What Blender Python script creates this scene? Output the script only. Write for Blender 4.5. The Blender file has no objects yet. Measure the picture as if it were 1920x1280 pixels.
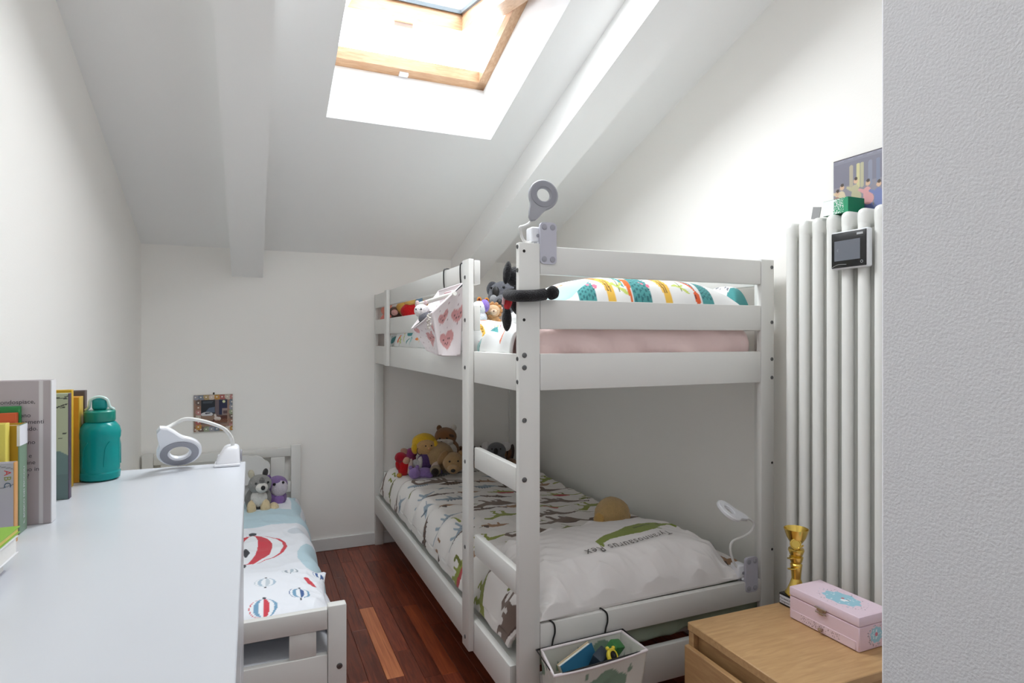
import bpy, bmesh, math, random
import numpy as np
from mathutils import Vector, Matrix, Euler

S = bpy.context.scene
C = S.collection
H = 1.27                      # eye height above the floor; many heights below are given relative to it
PI = math.pi
random.seed(7)
rng = np.random.default_rng(7)

# ------------------------------------------------------------------ camera, sky, lights, exposure
cd = bpy.data.cameras.new('camera'); cam = bpy.data.objects.new('camera', cd); C.objects.link(cam)
cam.location = (0, 0, H); cam.rotation_euler = (PI/2, 0, math.radians(-23.24))
cd.sensor_width = 36; cd.lens = 1139/1920*36; cd.shift_y = -5.4/1920; cd.clip_start = 0.02
S.camera = cam

w = bpy.data.worlds.new('sky'); S.world = w; w.use_nodes = True
wn = w.node_tree.nodes; wn['Background'].inputs['Color'].default_value = (0.88, 0.95, 1.06, 1)
wn['Background'].inputs['Strength'].default_value = 4.4

def area(name, loc, target, sx, sy, power, col=(1, 1, 1)):
    d = bpy.data.lights.new(name, 'AREA'); d.shape = 'RECTANGLE'; d.size = sx; d.size_y = sy
    d.energy = power; d.color = col
    o = bpy.data.objects.new(name, d); C.objects.link(o); o.location = loc
    o.rotation_euler = (Vector(target)-Vector(loc)).to_track_quat('-Z', 'Y').to_euler()
    return o
pt = area('skylight_portal', (0.64, 2.27, H+1.27), (0.64, 1.94, H+0.27), 0.74, 0.86, 1)
pt.data.cycles.is_portal = True
area('hall_fill_light', (0.1, -0.9, 2.75), (0.3, 1.2, 1.2), 0.8, 0.8, 1.5, (0.97, 0.98, 1.0))  # added soft fill behind the camera, not a known fixture
area('skylight_fill_light', (0.645, 1.81, 2.425), (0.645, 1.81-0.31, 2.425-0.95), 0.66, 0.20, 7.0, (0.93, 0.97, 1.0))  # added area light in the shaft mouth, boosts the daylight into the room
area('room_fill_light', (0.30, 0.95, 2.60), (0.45, 1.25, 0.0), 0.7, 0.7, 1.8, (0.95, 0.98, 1.0))  # added overhead fill near the camera, stands for no known lamp

vs = S.view_settings; vs.view_transform = 'Standard'; vs.look = 'None'; vs.gamma = 1; vs.use_curve_mapping = False
vs.exposure = 1.27
S.cycles.use_denoising = True; S.cycles.max_bounces = 14; S.cycles.diffuse_bounces = 9
S.cycles.transparent_max_bounces = 12; S.cycles.sample_clamp_indirect = 6; S.cycles.caustics_refractive = False

# ------------------------------------------------------------------ materials
def lin(c):
    return tuple(((x/255)/12.92 if x/255 <= .04045 else ((x/255+.055)/1.055)**2.4) for x in c)
MATS = {}
def bumped(nt, bsdf, scale, strength, dist=.002, detail=3, coord='Object'):
    tc = nt.nodes.new('ShaderNodeTexCoord'); nz = nt.nodes.new('ShaderNodeTexNoise'); bp = nt.nodes.new('ShaderNodeBump')
    nz.inputs['Scale'].default_value = scale; nz.inputs['Detail'].default_value = detail
    bp.inputs['Strength'].default_value = strength; bp.inputs['Distance'].default_value = dist
    nt.links.new(tc.outputs[coord], nz.inputs['Vector']); nt.links.new(nz.outputs['Fac'], bp.inputs['Height'])
    nt.links.new(bp.outputs['Normal'], bsdf.inputs['Normal'])
    return nz
def mat(name, rgb, rough=.5, bump=0, bscale=60, metal=0, vary=0, vscale=8, spec=.5, sheen=0, bdist=.002):
    if name in MATS: return MATS[name]
    m = bpy.data.materials.new(name); m.use_nodes = True; nt = m.node_tree; b = nt.nodes['Principled BSDF']
    c = lin(rgb)
    b.inputs['Base Color'].default_value = (*c, 1); b.inputs['Roughness'].default_value = rough
    b.inputs['Metallic'].default_value = metal; b.inputs['Specular IOR Level'].default_value = spec
    if sheen: b.inputs['Sheen Weight'].default_value = sheen
    if bump: bumped(nt, b, bscale, bump, bdist)
    if vary:
        tc = nt.nodes.new('ShaderNodeTexCoord'); nz = nt.nodes.new('ShaderNodeTexNoise'); mx = nt.nodes.new('ShaderNodeMix')
        mx.data_type = 'RGBA'; nz.inputs['Scale'].default_value = vscale; nz.inputs['Detail'].default_value = 4
        nt.links.new(tc.outputs['Object'], nz.inputs['Vector']); nt.links.new(nz.outputs['Fac'], mx.inputs[0])
        mx.inputs[6].default_value = (*[x*(1-vary) for x in c], 1); mx.inputs[7].default_value = (*[min(1, x*(1+vary)) for x in c], 1)
        nt.links.new(mx.outputs[2], b.inputs['Base Color'])
    MATS[name] = m; return m
def wood(name, dark, light, scale=(6, .6, 6), rough=.4, ring=3.0, randomize=0, coord='Object'):
    if name in MATS: return MATS[name]
    m = bpy.data.materials.new(name); m.use_nodes = True; nt = m.node_tree; b = nt.nodes['Principled BSDF']
    tc = nt.nodes.new('ShaderNodeTexCoord'); mp = nt.nodes.new('ShaderNodeMapping'); nz = nt.nodes.new('ShaderNodeTexNoise')
    mp.inputs['Scale'].default_value = scale; nz.inputs['Scale'].default_value = 4; nz.inputs['Detail'].default_value = 6
    nz.inputs['Distortion'].default_value = ring
    cr = nt.nodes.new('ShaderNodeValToRGB'); cr.color_ramp.elements[0].position = .3; cr.color_ramp.elements[1].position = .72
    cr.color_ramp.elements[0].color = (*lin(dark), 1); cr.color_ramp.elements[1].color = (*lin(light), 1)
    L = nt.links.new
    oi = nt.nodes.new('ShaderNodeObjectInfo')
    va = nt.nodes.new('ShaderNodeVectorMath'); va.operation = 'ADD'
    sc = nt.nodes.new('ShaderNodeMath'); sc.operation = 'MULTIPLY'; sc.inputs[1].default_value = 37
    L(oi.outputs['Random'], sc.inputs[0]); L(tc.outputs[coord], va.inputs[0]); L(sc.outputs[0], va.inputs[1])
    L(va.outputs[0], mp.inputs['Vector']); L(mp.outputs[0], nz.inputs['Vector']); L(nz.outputs['Fac'], cr.inputs['Fac'])
    src = cr.outputs['Color']
    if randomize:
        hs = nt.nodes.new('ShaderNodeHueSaturation'); mr = nt.nodes.new('ShaderNodeMapRange')
        mr.inputs['To Min'].default_value = 1-randomize; mr.inputs['To Max'].default_value = 1+randomize
        L(oi.outputs['Random'], mr.inputs['Value']); L(mr.outputs[0], hs.inputs['Value']); L(src, hs.inputs['Color']); src = hs.outputs['Color']
    L(src, b.inputs['Base Color']); b.inputs['Roughness'].default_value = rough
    bp = nt.nodes.new('ShaderNodeBump'); bp.inputs['Strength'].default_value = .06; bp.inputs['Distance'].default_value = .001
    L(nz.outputs['Fac'], bp.inputs['Height']); L(bp.outputs[0], b.inputs['Normal'])
    MATS[name] = m; return m
def painted(name, rough=.85, bump=.15, bscale=500, sheen=.1):
    if name in MATS: return MATS[name]
    m = bpy.data.materials.new(name); m.use_nodes = True; nt = m.node_tree; b = nt.nodes['Principled BSDF']
    at = nt.nodes.new('ShaderNodeAttribute'); at.attribute_name = 'Col'
    nt.links.new(at.outputs['Color'], b.inputs['Base Color']); b.inputs['Roughness'].default_value = rough
    b.inputs['Sheen Weight'].default_value = sheen
    if bump: bumped(nt, b, bscale, bump, .001)
    MATS[name] = m; return m
def fuzzy(rgb):
    return mat('plush_%d_%d_%d' % tuple(rgb), rgb, .95, .9, 260, vary=.18, vscale=60, spec=.15, sheen=.25, bdist=.006)

white_paint = mat('white_lacquer', (226, 226, 224), .38, .05, 90)
bed_paint = mat('bed_white_paint', (222, 221, 217), .42, .05, 40)
rail_paint = bed_paint
plaster_warm = mat('plaster_warm_white', (246, 244, 240), .9, .12, 180)
plaster_ceil = mat('plaster_ceiling_white', (246, 246, 245), .9, .08, 120)
plaster_rough = mat('plaster_rough_white', (236, 236, 240), .85, .45, 320, bdist=.0025)
screw_metal = mat('screw_metal', (112, 112, 112), .38, metal=.8)
hole_dark = mat('hole_dark', (40, 38, 37), .8)
wire_black = mat('wire_black', (28, 27, 28), .45)
plastic_white = mat('plastic_white', (232, 233, 238), .32)
plastic_grey = mat('plastic_grey', (150, 150, 158), .45)
pad_grey = mat('rubber_pad_grey', (158, 157, 166), .7)
enamel = mat('radiator_enamel', (232, 232, 228), .28)
black_bead = mat('bead_black', (18, 17, 18), .18)
black_plastic = mat('plastic_black', (24, 24, 26), .25)
nose_black = mat('nose_black', (30, 28, 28), .6, .3, 300)
ink = mat('ink_dark', (70, 66, 72), .8)
paper = mat('paper_white', (236, 234, 228), .85, .1, 200)

# ------------------------------------------------------------------ mesh helpers
class G:
    def __init__(self): self.v = []; self.f = []
    def add(self, vs, fs):
        n = len(self.v); self.v += [tuple(p) for p in vs]; self.f += [tuple(i+n for i in f) for f in fs]; return self
    def bm(self, b):
        b.verts.ensure_lookup_table(); b.verts.index_update()
        self.add([v.co[:] for v in b.verts], [[v.index for v in f.verts] for f in b.faces]); b.free(); return self
    def box(self, x0, x1, y0, y1, z0, z1, bev=0, seg=2, M=None):
        b = bmesh.new(); bmesh.ops.create_cube(b, size=1)
        for v in b.verts: v.co = Vector(((x0+x1)/2+v.co.x*(x1-x0), (y0+y1)/2+v.co.y*(y1-y0), (z0+z1)/2+v.co.z*(z1-z0)))
        if bev: bmesh.ops.bevel(b, geom=b.edges[:], offset=bev, segments=seg, affect='EDGES', profile=.5)
        if M is not None: bmesh.ops.transform(b, matrix=M, verts=b.verts[:])
        return self.bm(b)
    def ball(self, c, r, rot=(0, 0, 0), sub=3, noise=0, seed=0):
        if not hasattr(r, '__len__'): r = (r, r, r)
        b = bmesh.new(); bmesh.ops.create_icosphere(b, subdivisions=sub, radius=1)
        R = Euler(rot).to_matrix(); r_ = random.Random(seed+len(self.v)); ph = [r_.uniform(0, 6) for _ in range(6)]
        for v in b.verts:
            p = v.co.copy()
            if noise:
                k = 1+noise*(math.sin(5*p.x+ph[0])*math.sin(4*p.y+ph[1])+math.sin(7*p.z+ph[2]+2*p.x)*.6+math.sin(13*p.y+ph[3]+9*p.z)*.4)
                p *= k
            v.co = R @ Vector((p.x*r[0], p.y*r[1], p.z*r[2]))+Vector(c)
        return self.bm(b)
    def tube(self, pts, r, n=8, cap=True, closed=False):
        pts = [Vector(p) for p in pts]; m = len(pts)
        rs = r if hasattr(r, '__len__') else [r]*m
        up = None; rings = []
        for i, p in enumerate(pts):
            if closed: t = (pts[(i+1) % m]-pts[i-1])
            else: t = pts[min(i+1, m-1)]-pts[max(i-1, 0)]
            if t.length < 1e-9: t = Vector((0, 0, 1))
            t.normalize()
            if up is None:
                up = t.orthogonal().normalized()
            up = (up-t*up.dot(t)).normalized(); s = t.cross(up)
            rings.append([p+(up*math.cos(2*PI*k/n)+s*math.sin(2*PI*k/n))*rs[i] for k in range(n)])
        vs = [q for R in rings for q in R]; fs = []
        for i in range(m if closed else m-1):
            j = (i+1) % m
            for k in range(n): fs.append((i*n+k, i*n+(k+1) % n, j*n+(k+1) % n, j*n+k))
        if cap and not closed: fs.append(tuple(range(n-1, -1, -1))); fs.append(tuple((m-1)*n+k for k in range(n)))
        return self.add(vs, fs)
    def lathe(self, prof, c=(0, 0, 0), n=32, M=None):
        vs = []; fs = []
        for r, z in prof:
            for k in range(n):
                a = 2*PI*k/n; p = Vector((r*math.cos(a), r*math.sin(a), z))
                if M is not None: p = M @ p
                vs.append(p+Vector(c))
        for i in range(len(prof)-1):
            for k in range(n): fs.append((i*n+k, i*n+(k+1) % n, (i+1)*n+(k+1) % n, (i+1)*n+k))
        if prof[0][0] > 1e-6: fs.append(tuple(range(n-1, -1, -1)))
        if prof[-1][0] > 1e-6: fs.append(tuple((len(prof)-1)*n+k for k in range(n)))
        return self.add(vs, fs)
    def prism(self, pts, M, t):        # 2-D outline extruded by t along the local z of M
        n = len(pts); vs = [M @ Vector((x, y, z)) for z in (0, t) for x, y in pts]
        fs = [tuple(range(n-1, -1, -1)), tuple(range(n, 2*n))]+[(k, (k+1) % n, n+(k+1) % n, n+k) for k in range(n)]
        return self.add(vs, fs)
    def quadhex(self, a, b):           # hexahedron from two quads
        return self.add(list(a)+list(b), [(3, 2, 1, 0), (4, 5, 6, 7), (0, 1, 5, 4), (1, 2, 6, 5), (2, 3, 7, 6), (3, 0, 4, 7)])
def smooth_path(pts, n=6, closed=False):
    P = [Vector(p) for p in pts]; m = len(P); out = []
    R = range(m if closed else m-1)
    for i in R:
        p0 = P[(i-1) % m] if closed or i > 0 else P[0]; p1 = P[i]; p2 = P[(i+1) % m]
        p3 = P[(i+2) % m] if closed or i+2 < m else P[-1]
        for k in range(n):
            t = k/n
            out.append(.5*((2*p1)+(p2-p0)*t+(2*p0-5*p1+4*p2-p3)*t*t+(3*p1-p0-3*p2+p3)*t**3))
    if not closed: out.append(P[-1])
    return out
ROOT = {}
def top_of(o):
    while o.parent is not None: o = o.parent
    return o
def link_mesh(name, g, m, parent=None, smooth=True, origin=None):
    me = bpy.data.meshes.new(name); vs = g.v
    if parent is not None:
        Mi = ROOT.get(top_of(parent))
        if Mi is not None: vs = [tuple(Mi @ Vector(v)) for v in vs]
    elif origin is not None:
        vs = [(v[0]-origin[0], v[1]-origin[1], v[2]-origin[2]) for v in vs]
    me.from_pydata(vs, [], g.f)
    b = bmesh.new(); b.from_mesh(me); bmesh.ops.recalc_face_normals(b, faces=b.faces[:]); b.to_mesh(me); b.free()
    for i in (m if isinstance(m, (list, tuple)) else [m]): me.materials.append(i)
    if smooth: me.shade_smooth(); me.set_sharp_from_angle(angle=math.radians(38))
    o = bpy.data.objects.new(name, me); C.objects.link(o)
    if parent is not None: o.parent = parent
    elif origin is not None: o.location = origin
    return o
def part(name, g, m, parent, smooth=True, label=None):
    o = link_mesh(name, g, m, parent, smooth)
    if label: o['label'] = label
    return o
def struct(name, g, m, parent=None, smooth=False):
    o = link_mesh(name, g, m, parent, smooth)
    if parent is None: o['kind'] = 'structure'
    return o
def tag(o, label, cat, group=None):
    o['label'] = label; o['category'] = cat
    if group: o['group'] = group
    return o
def thing(name, label, cat, loc, rz=0, group=None, local=False):
    o = bpy.data.objects.new(name, None); C.objects.link(o); o.location = loc; o.rotation_euler = (0, 0, rz)
    o.empty_display_size = .05
    M = Matrix.Translation(Vector(loc)) @ Matrix.Rotation(rz, 4, 'Z')
    if not local: ROOT[o] = M.inverted()
    return tag(o, label, cat, group)
def single(name, g, m, label, cat, origin, group=None, smooth=True):
    return tag(link_mesh(name, g, m, None, smooth, origin), label, cat, group)

# ---- painted cloth: P = (n, m, 3) world points, ST = (n, m, 2) print coordinates in metres
def xf(shapes, cx, cy, s=1, rot=0, flip=False):
    c_, s_ = math.cos(rot), math.sin(rot); out = []
    for k, pts, col in shapes:
        q = []
        for p in pts:
            x, y = (-p[0] if flip else p[0])*s, p[1]*s
            a = (cx+x*c_-y*s_, cy+x*s_+y*c_)
            q.append(a+((p[2]*s,) if k == 's' else ()))
        out.append((k, q, col))
    return out
def colours(ST, base, shapes):
    sh = ST.shape[:-1]; X = ST[..., 0].ravel(); Y = ST[..., 1].ravel()
    col = np.ones((X.size, 4), np.float32); col[:, :3] = lin(base)
    for k, pts, c in shapes:
        a = np.array(pts, float); pad = a[:, 2].max() if k == 's' else 0
        ids = np.where((X >= a[:, 0].min()-pad) & (X <= a[:, 0].max()+pad) & (Y >= a[:, 1].min()-pad) & (Y <= a[:, 1].max()+pad))[0]
        if not ids.size: continue
        x, y = X[ids], Y[ids]; inside = np.zeros(ids.size, bool)
        if k == 'p':
            j = len(a)-1
            for i in range(len(a)):
                xi, yi, xj, yj = a[i, 0], a[i, 1], a[j, 0], a[j, 1]
                with np.errstate(divide='ignore', invalid='ignore'):
                    hit = ((yi > y) != (yj > y)) & (x < (xj-xi)*(y-yi)/(yj-yi+1e-12)+xi)
                inside ^= hit; j = i
        else:
            if len(a) == 1: inside = (x-a[0, 0])**2+(y-a[0, 1])**2 < a[0, 2]**2
            for i in range(len(a)-1):
                d = a[i+1, :2]-a[i, :2]; L2 = max(d@d, 1e-12)
                t = np.clip(((x-a[i, 0])*d[0]+(y-a[i, 1])*d[1])/L2, 0, 1)
                r = a[i, 2]+(a[i+1, 2]-a[i, 2])*t
                inside |= (x-a[i, 0]-t*d[0])**2+(y-a[i, 1]-t*d[1])**2 < r*r
        col[ids[inside], :3] = lin(c)
    return col
def cloth(name, P, ST, base, shapes, m, parent=None, origin=None, wrap=False, thick=0):
    n, k = P.shape[:2]; vs = P.reshape(-1, 3).astype(float)
    if parent is not None and ROOT.get(top_of(parent)) is not None:
        Mi = np.array(ROOT[top_of(parent)]); vs = vs@Mi[:3, :3].T+Mi[:3, 3]
    elif origin is not None: vs = vs-np.array(origin)
    idx = np.arange(n*k).reshape(n, k)
    F = np.stack([idx[:-1, :-1], idx[1:, :-1], idx[1:, 1:], idx[:-1, 1:]], -1).reshape(-1, 4)
    me = bpy.data.meshes.new(name); me.vertices.add(n*k); me.vertices.foreach_set('co', vs.ravel())
    me.loops.add(F.size); me.loops.foreach_set('vertex_index', F.ravel().astype(np.int32))
    me.polygons.add(len(F)); me.polygons.foreach_set('loop_start', np.arange(0, F.size, 4, dtype=np.int32))
    me.update(calc_edges=True); me.validate()
    at = me.color_attributes.new('Col', 'FLOAT_COLOR', 'POINT'); at.data.foreach_set('color', colours(ST, base, shapes).ravel())
    me.materials.append(m); me.shade_smooth()
    o = bpy.data.objects.new(name, me); C.objects.link(o)
    if thick:
        md = o.modifiers.new('thickness', 'SOLIDIFY'); md.thickness = thick; md.offset = 0
    if parent is not None: o.parent = parent
    elif origin is not None: o.location = origin
    return o
def picture(name, corner, ux, uy, w, h, base, shapes, m, parent, res=.0025):
    """a flat printed face: corner + s*ux + t*uy, s in 0..w, t in 0..h"""
    n, k = max(2, int(w/res)), max(2, int(h/res))
    s, t = np.meshgrid(np.linspace(0, w, n), np.linspace(0, h, k), indexing='ij')
    P = np.array(corner)+s[..., None]*np.array(ux)+t[..., None]*np.array(uy)
    return cloth(name, P, np.stack([s, t], -1), base, shapes, m, parent)
def text_geo(txt, size, place, spacing=1):
    """flat lettering: place(x, y) -> world point"""
    cu = bpy.data.curves.new('lettering', 'FONT'); cu.body = txt; cu.size = size; cu.resolution_u = 3; cu.space_character = spacing
    ob = bpy.data.objects.new('lettering', cu); C.objects.link(ob)
    me = ob.to_mesh(); g = G()
    g.add([place(v.co.x, v.co.y) for v in me.vertices], [tuple(p.vertices) for p in me.polygons])
    ob.to_mesh_clear(); bpy.data.objects.remove(ob); bpy.data.curves.remove(cu)
    return g
def flat(corner, ux, uy, nrm=(0, 0, 0), off=0):
    c, a, b, n = Vector(corner), Vector(ux), Vector(uy), Vector(nrm)
    return lambda x, y: c+a*x+b*y+n*off
def oval(cx, cy, rx, ry=None, n=20, rot=0):
    ry = rx if ry is None else ry
    return [(cx+rx*math.cos(2*PI*k/n)*math.cos(rot)-ry*math.sin(2*PI*k/n)*math.sin(rot), cy+rx*math.cos(2*PI*k/n)*math.sin(rot)+ry*math.sin(2*PI*k/n)*math.cos(rot)) for k in range(n)]
def waves(X, Y, n, lam, amp, seed):
    r = np.random.default_rng(seed); z = np.zeros_like(X)
    for _ in range(n):
        a = r.uniform(0, PI); k = 2*PI/(lam*r.uniform(.6, 1.6)); ph = r.uniform(0, 6.3)
        w_ = np.sin(k*(X*np.cos(a)+Y*np.sin(a))+ph+1.2*np.sin(2*PI*(X*np.sin(a)-Y*np.cos(a))/lam/2+ph))
        z += amp*(1-np.abs(w_)*1.2)/n**.5
    return z

# ================================================================== the room
XL, XR, YB, YF = -0.544, 1.736, 3.79, -1.3        # left wall, right wall, back wall, wall behind the camera
SLOPE, ZW = 0.331, H+0.511                         # the ceiling rises towards the camera from ZW at the back wall
def zc(y): return ZW+SLOPE*(YB-y)
JX, JY = 0.66, 0.472                               # the doorway jamb on the right
g = G().box(XL-.12, XR+.12, YF-.1, YB+.12, -.12, -.016); floor = struct('floor', g, mat('screed', (60, 42, 34), .9))
g = G().box(XL-.1, XL, YF-.1, YB, 0, 3.6); struct('wall_left', g, plaster_warm)
g = G().box(XL-.1, XR+.1, YB, YB+.1, 0, 1.95); struct('wall_back', g, plaster_warm)
g = G().box(XR, XR+.1, JY-.3, YB, 0, 3.6); struct('wall_right', g, plaster_warm)
g = G().box(JX, XR+.1, YF-.1, JY, 0, 3.6, .004, 1); struct('wall_near', g, plaster_rough)
g = G().box(XL-.1, JX+.1, YF-.1, YF, 0, 3.8); struct('wall_front', g, plaster_warm)
# ceiling: four strips round the skylight opening
OX0, OX1, OY0, OY1 = .283, 1.006, 1.70, 2.59
g = G()
def strip(x0, x1, y0, y1, t=.09):
    g.quadhex([(x0, y0, zc(y0)), (x1, y0, zc(y0)), (x1, y1, zc(y1)), (x0, y1, zc(y1))],
              [(x0, y0, zc(y0)+t), (x1, y0, zc(y0)+t), (x1, y1, zc(y1)+t), (x0, y1, zc(y1)+t)])
strip(XL-.1, OX0, YF-.1, YB+.1); strip(OX1, XR+.1, YF-.1, YB+.1); strip(OX0, OX1, YF-.1, OY0); strip(OX0, OX1, OY1, YB+.1)
struct('ceiling', g, plaster_ceil)
# two boxed rafters
def rafter(name, x0, x1, d=.16):
    g = G(); y0, y1 = YF, YB
    g.quadhex([(x0, y0, zc(y0)-d), (x1, y0, zc(y0)-d), (x1, y1, zc(y1)-d), (x0, y1, zc(y1)-d)],
              [(x0, y0, zc(y0)+.01), (x1, y0, zc(y0)+.01), (x1, y1, zc(y1)+.01), (x0, y1, zc(y1)+.01)])
    struct(name, g, plaster_ceil)
rafter('trim_1', -.10, .062); rafter('trim_2', 1.195, 1.368)
# skylight lining
FY0, FY1 = 1.88, 2.678; fz = lambda y: H+1.165+SLOPE*(2.678-y)   # underside plane of the window frame
FX0, FX1 = .262, 1.004
g = G(); t = .015
A = [(OX0, OY1, zc(OY1)), (OX1, OY1, zc(OY1)), (OX1, OY0, zc(OY0)), (OX0, OY0, zc(OY0))]
B = [(FX0, FY1, fz(FY1)), (FX1, FY1, fz(FY1)), (FX1, FY0, fz(FY0)), (FX0, FY0, fz(FY0))]
out = [(0, .04, 0), (.04, 0, 0), (0, -.04, 0), (-.04, 0, 0)]
for i in range(4):
    j = (i+1) % 4; a, b, c, d = A[i], A[j], B[j], B[i]; o_ = out[i]
    g.quadhex([a, b, c, d], [tuple(Vector(p)+Vector(o_)+Vector((0, 0, .035 if k < 2 else 0))) for k, p in enumerate((a, b, c, d))])
struct('trim_3', g, mat('lining_white', (240, 241, 242), .6))
# skirting boards
struct('baseboard_back', G().box(XL, XR, YB-.014, YB, 0, .075, .003, 1), white_paint)
struct('baseboard_left', G().box(XL, XL+.014, 1.6, YB-.014, 0, .075, .003, 1), white_paint)
struct('baseboard_right', G().box(XR-.014, XR, JY, YB-.014, 0, .075, .003, 1), white_paint)

# the open pivot skylight: fixed pine frame, sash swung outwards at the bottom, glass
pine = wood('pine_wood', (176, 132, 96), (202, 164, 128), (3, 26, 26), .4, 1.2)
pine_y = wood('pine_wood_stile', (180, 140, 106), (206, 170, 136), (26, 3, 26), .4, 1.2)
win = struct('window_1', G().box(FX0, FX1, FY1-.001, FY1+.03, fz(FY1)+.04, fz(FY1)+.06), mat('flashing_grey', (120, 122, 124), .5, metal=.3))
def slopebar(g, x0, x1, y0, y1, zf, lo, hi, sl):
    """bar between y0 < y1 that follows a plane zf(y) from lo to hi above it"""
    g.quadhex([(x0, y0, zf(y0)+lo), (x1, y0, zf(y0)+lo), (x1, y1, zf(y1)+lo), (x0, y1, zf(y1)+lo)],
              [(x0, y0, zf(y0)+hi), (x1, y0, zf(y0)+hi), (x1, y1, zf(y1)+hi), (x0, y1, zf(y1)+hi)])
fr = struct('frame', slopebar(gg := G(), FX0, FX1, FY1-.045, FY1, fz, 0, .05, 0) or gg, pine, win)
struct('frame_rail', slopebar(gg := G(), FX0, FX1, FY0, FY0+.045, fz, 0, .05, 0) or gg, pine, win)
struct('frame_stile', slopebar(gg := G(), FX0, FX0+.04, FY0, FY1, fz, 0, .05, 0) or gg, pine_y, win)
struct('frame_stile', slopebar(gg := G(), FX1-.04, FX1, FY0, FY1, fz, 0, .05, 0) or gg, pine_y, win)
struct('latch_plate', G().box(.60, .64, FY1-.03, FY1-.005, fz(FY1)-.004, fz(FY1)+.012, .002, 1), plastic_white, win)
PY = 2.29; sz = lambda y: H+1.418+.2375*(y-2.70)                 # underside plane of the sash
SY0, SY1, SX0, SX1 = 1.90, 2.705, .305, .955
sash = struct('sash', slopebar(gg := G(), SX0, SX1, SY1-.065, SY1, sz, 0, .10, 0) or gg, pine, win)
struct('sash_rail', slopebar(gg := G(), SX0, SX1, SY0, SY0+.065, sz, 0, .10, 0) or gg, pine, sash)
struct('sash_stile', slopebar(gg := G(), SX0, SX0+.07, SY0, SY1, sz, .001, .099, 0) or gg, pine_y, sash)
struct('sash_stile', slopebar(gg := G(), SX1-.07, SX1, SY0, SY1, sz, .001, .099, 0) or gg, pine_y, sash)
gg = G(); gx0, gx1, gy0, gy1 = SX0+.07, SX1-.07, SY0+.065, SY1-.065
for a in ((gx0, gx1, gy1-.012, gy1), (gx0, gx1, gy0, gy0+.012), (gx0, gx0+.012, gy0, gy1), (gx1-.012, gx1, gy0, gy1)):
    slopebar(gg, *a, sz, .074, .092, 0)
struct('gasket', gg, mat('gasket_grey', (96, 100, 104), .6), sash)
gl = bpy.data.materials.new('window_glass'); gl.use_nodes = True; nt = gl.node_tree; nt.nodes.remove(nt.nodes['Principled BSDF'])
o_ = nt.nodes['Material Output']; tr = nt.nodes.new('ShaderNodeBsdfTransparent'); gs = nt.nodes.new('ShaderNodeBsdfGlossy')
gs.inputs['Roughness'].default_value = .02; ly = nt.nodes.new('ShaderNodeLayerWeight'); ly.inputs['Blend'].default_value = .5; pw = nt.nodes.new('ShaderNodeMath'); pw.operation = 'POWER'; pw.inputs[1].default_value = 5
mx = nt.nodes.new('ShaderNodeMixShader'); nt.links.new(ly.outputs['Facing'], pw.inputs[0]); nt.links.new(pw.outputs[0], mx.inputs[0]); nt.links.new(tr.outputs[0], mx.inputs[1]); nt.links.new(gs.outputs[0], mx.inputs[2])
nt.links.new(mx.outputs[0], o_.inputs[0]); tr.inputs['Color'].default_value = (.93, .97, .96, 1)
struct('pane', slopebar(gg := G(), gx0, gx1, gy0, gy1, sz, .088, .094, 0) or gg, gl, sash)
struct('vent_tab', G().box(.585, .675, SY1-.004, SY1+.012, sz(SY1)-.022, sz(SY1)+.006, .003, 1), mat('tab_grey', (205, 206, 212), .5), sash)

# ---- parquet: every plank an object of the floor
merbau = wood('merbau_plank', (98, 43, 29), (150, 74, 49), (22, 1.6, 8), .34, .8, .30)
merbau_pale = wood('merbau_plank_pale', (184, 98, 60), (222, 142, 94), (30, .9, 8), .34, .6)
merbau_mid = wood('merbau_plank_mid', (128, 58, 34), (164, 82, 48), (26, 1.2, 8), .34, .7)
PW, PL = .0655, .64
pm = G().box(-PW/2+.0004, PW/2-.0004, -PL/2+.0004, PL/2-.0004, -.016, 0, .0009, 1)
base = part('plank', pm, merbau, floor, smooth=False); pale = None
n = 0
x = .466+PW/2; cols = []
while x-PW > XL: x -= PW
x0 = x
ci = 0
while x0+ci*PW < XR+.03:
    cx = x0+ci*PW; off = 0 if abs(cx-(.466+PW/2)) < .01 else ((ci*0.377+.13*((ci*7) % 5)) % 1)*PL
    y = 2.265+PL/2+off
    while y-PL/2 > .9: y -= PL
    while y-PL/2 < YB:
        if base.location.length == 0 and n == 0: o = base
        else: o = base.copy(); C.objects.link(o)
        if abs(cx-(.466+PW/2)) < .01 and abs(y-(2.265+PL/2)) < .02:
            o.data = o.data.copy(); o.data.materials[0] = merbau_pale; o.name = 'plank'; o['label'] = 'pale orange plank'
        if .66 < cx < .72 and y-PL/2 < 2.55 < y+PL/2:
            o.data = o.data.copy(); o.data.materials[0] = merbau_mid; o.name = 'plank'
        o.location = (cx, y, 0); n += 1; y += PL
    ci += 1

# ================================================================== bolts
def bolt(parent, p, d, r=.0065, m=None, name='bolt'):
    """round bolt head at p, facing direction d"""
    M = Vector(d).to_track_quat('Z', 'Y').to_matrix().to_4x4(); g = G()
    g.lathe([(r, -.004), (r, .0012), (r*.82, .0022), (r*.42, .0022), (r*.36, .0008), (0, .0008)], p, 12, M)
    return part(name, g, m or screw_metal, parent)
def hole(parent, p, d, r=.0045):
    M = Vector(d).to_track_quat('Z', 'Y').to_matrix().to_4x4()
    return part('screw_hole', G().lathe([(r, -.004), (r, .0006), (0, .0006)], p, 10, M), hole_dark, parent)
def rel(*a): return [H+z for z in a]

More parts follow.
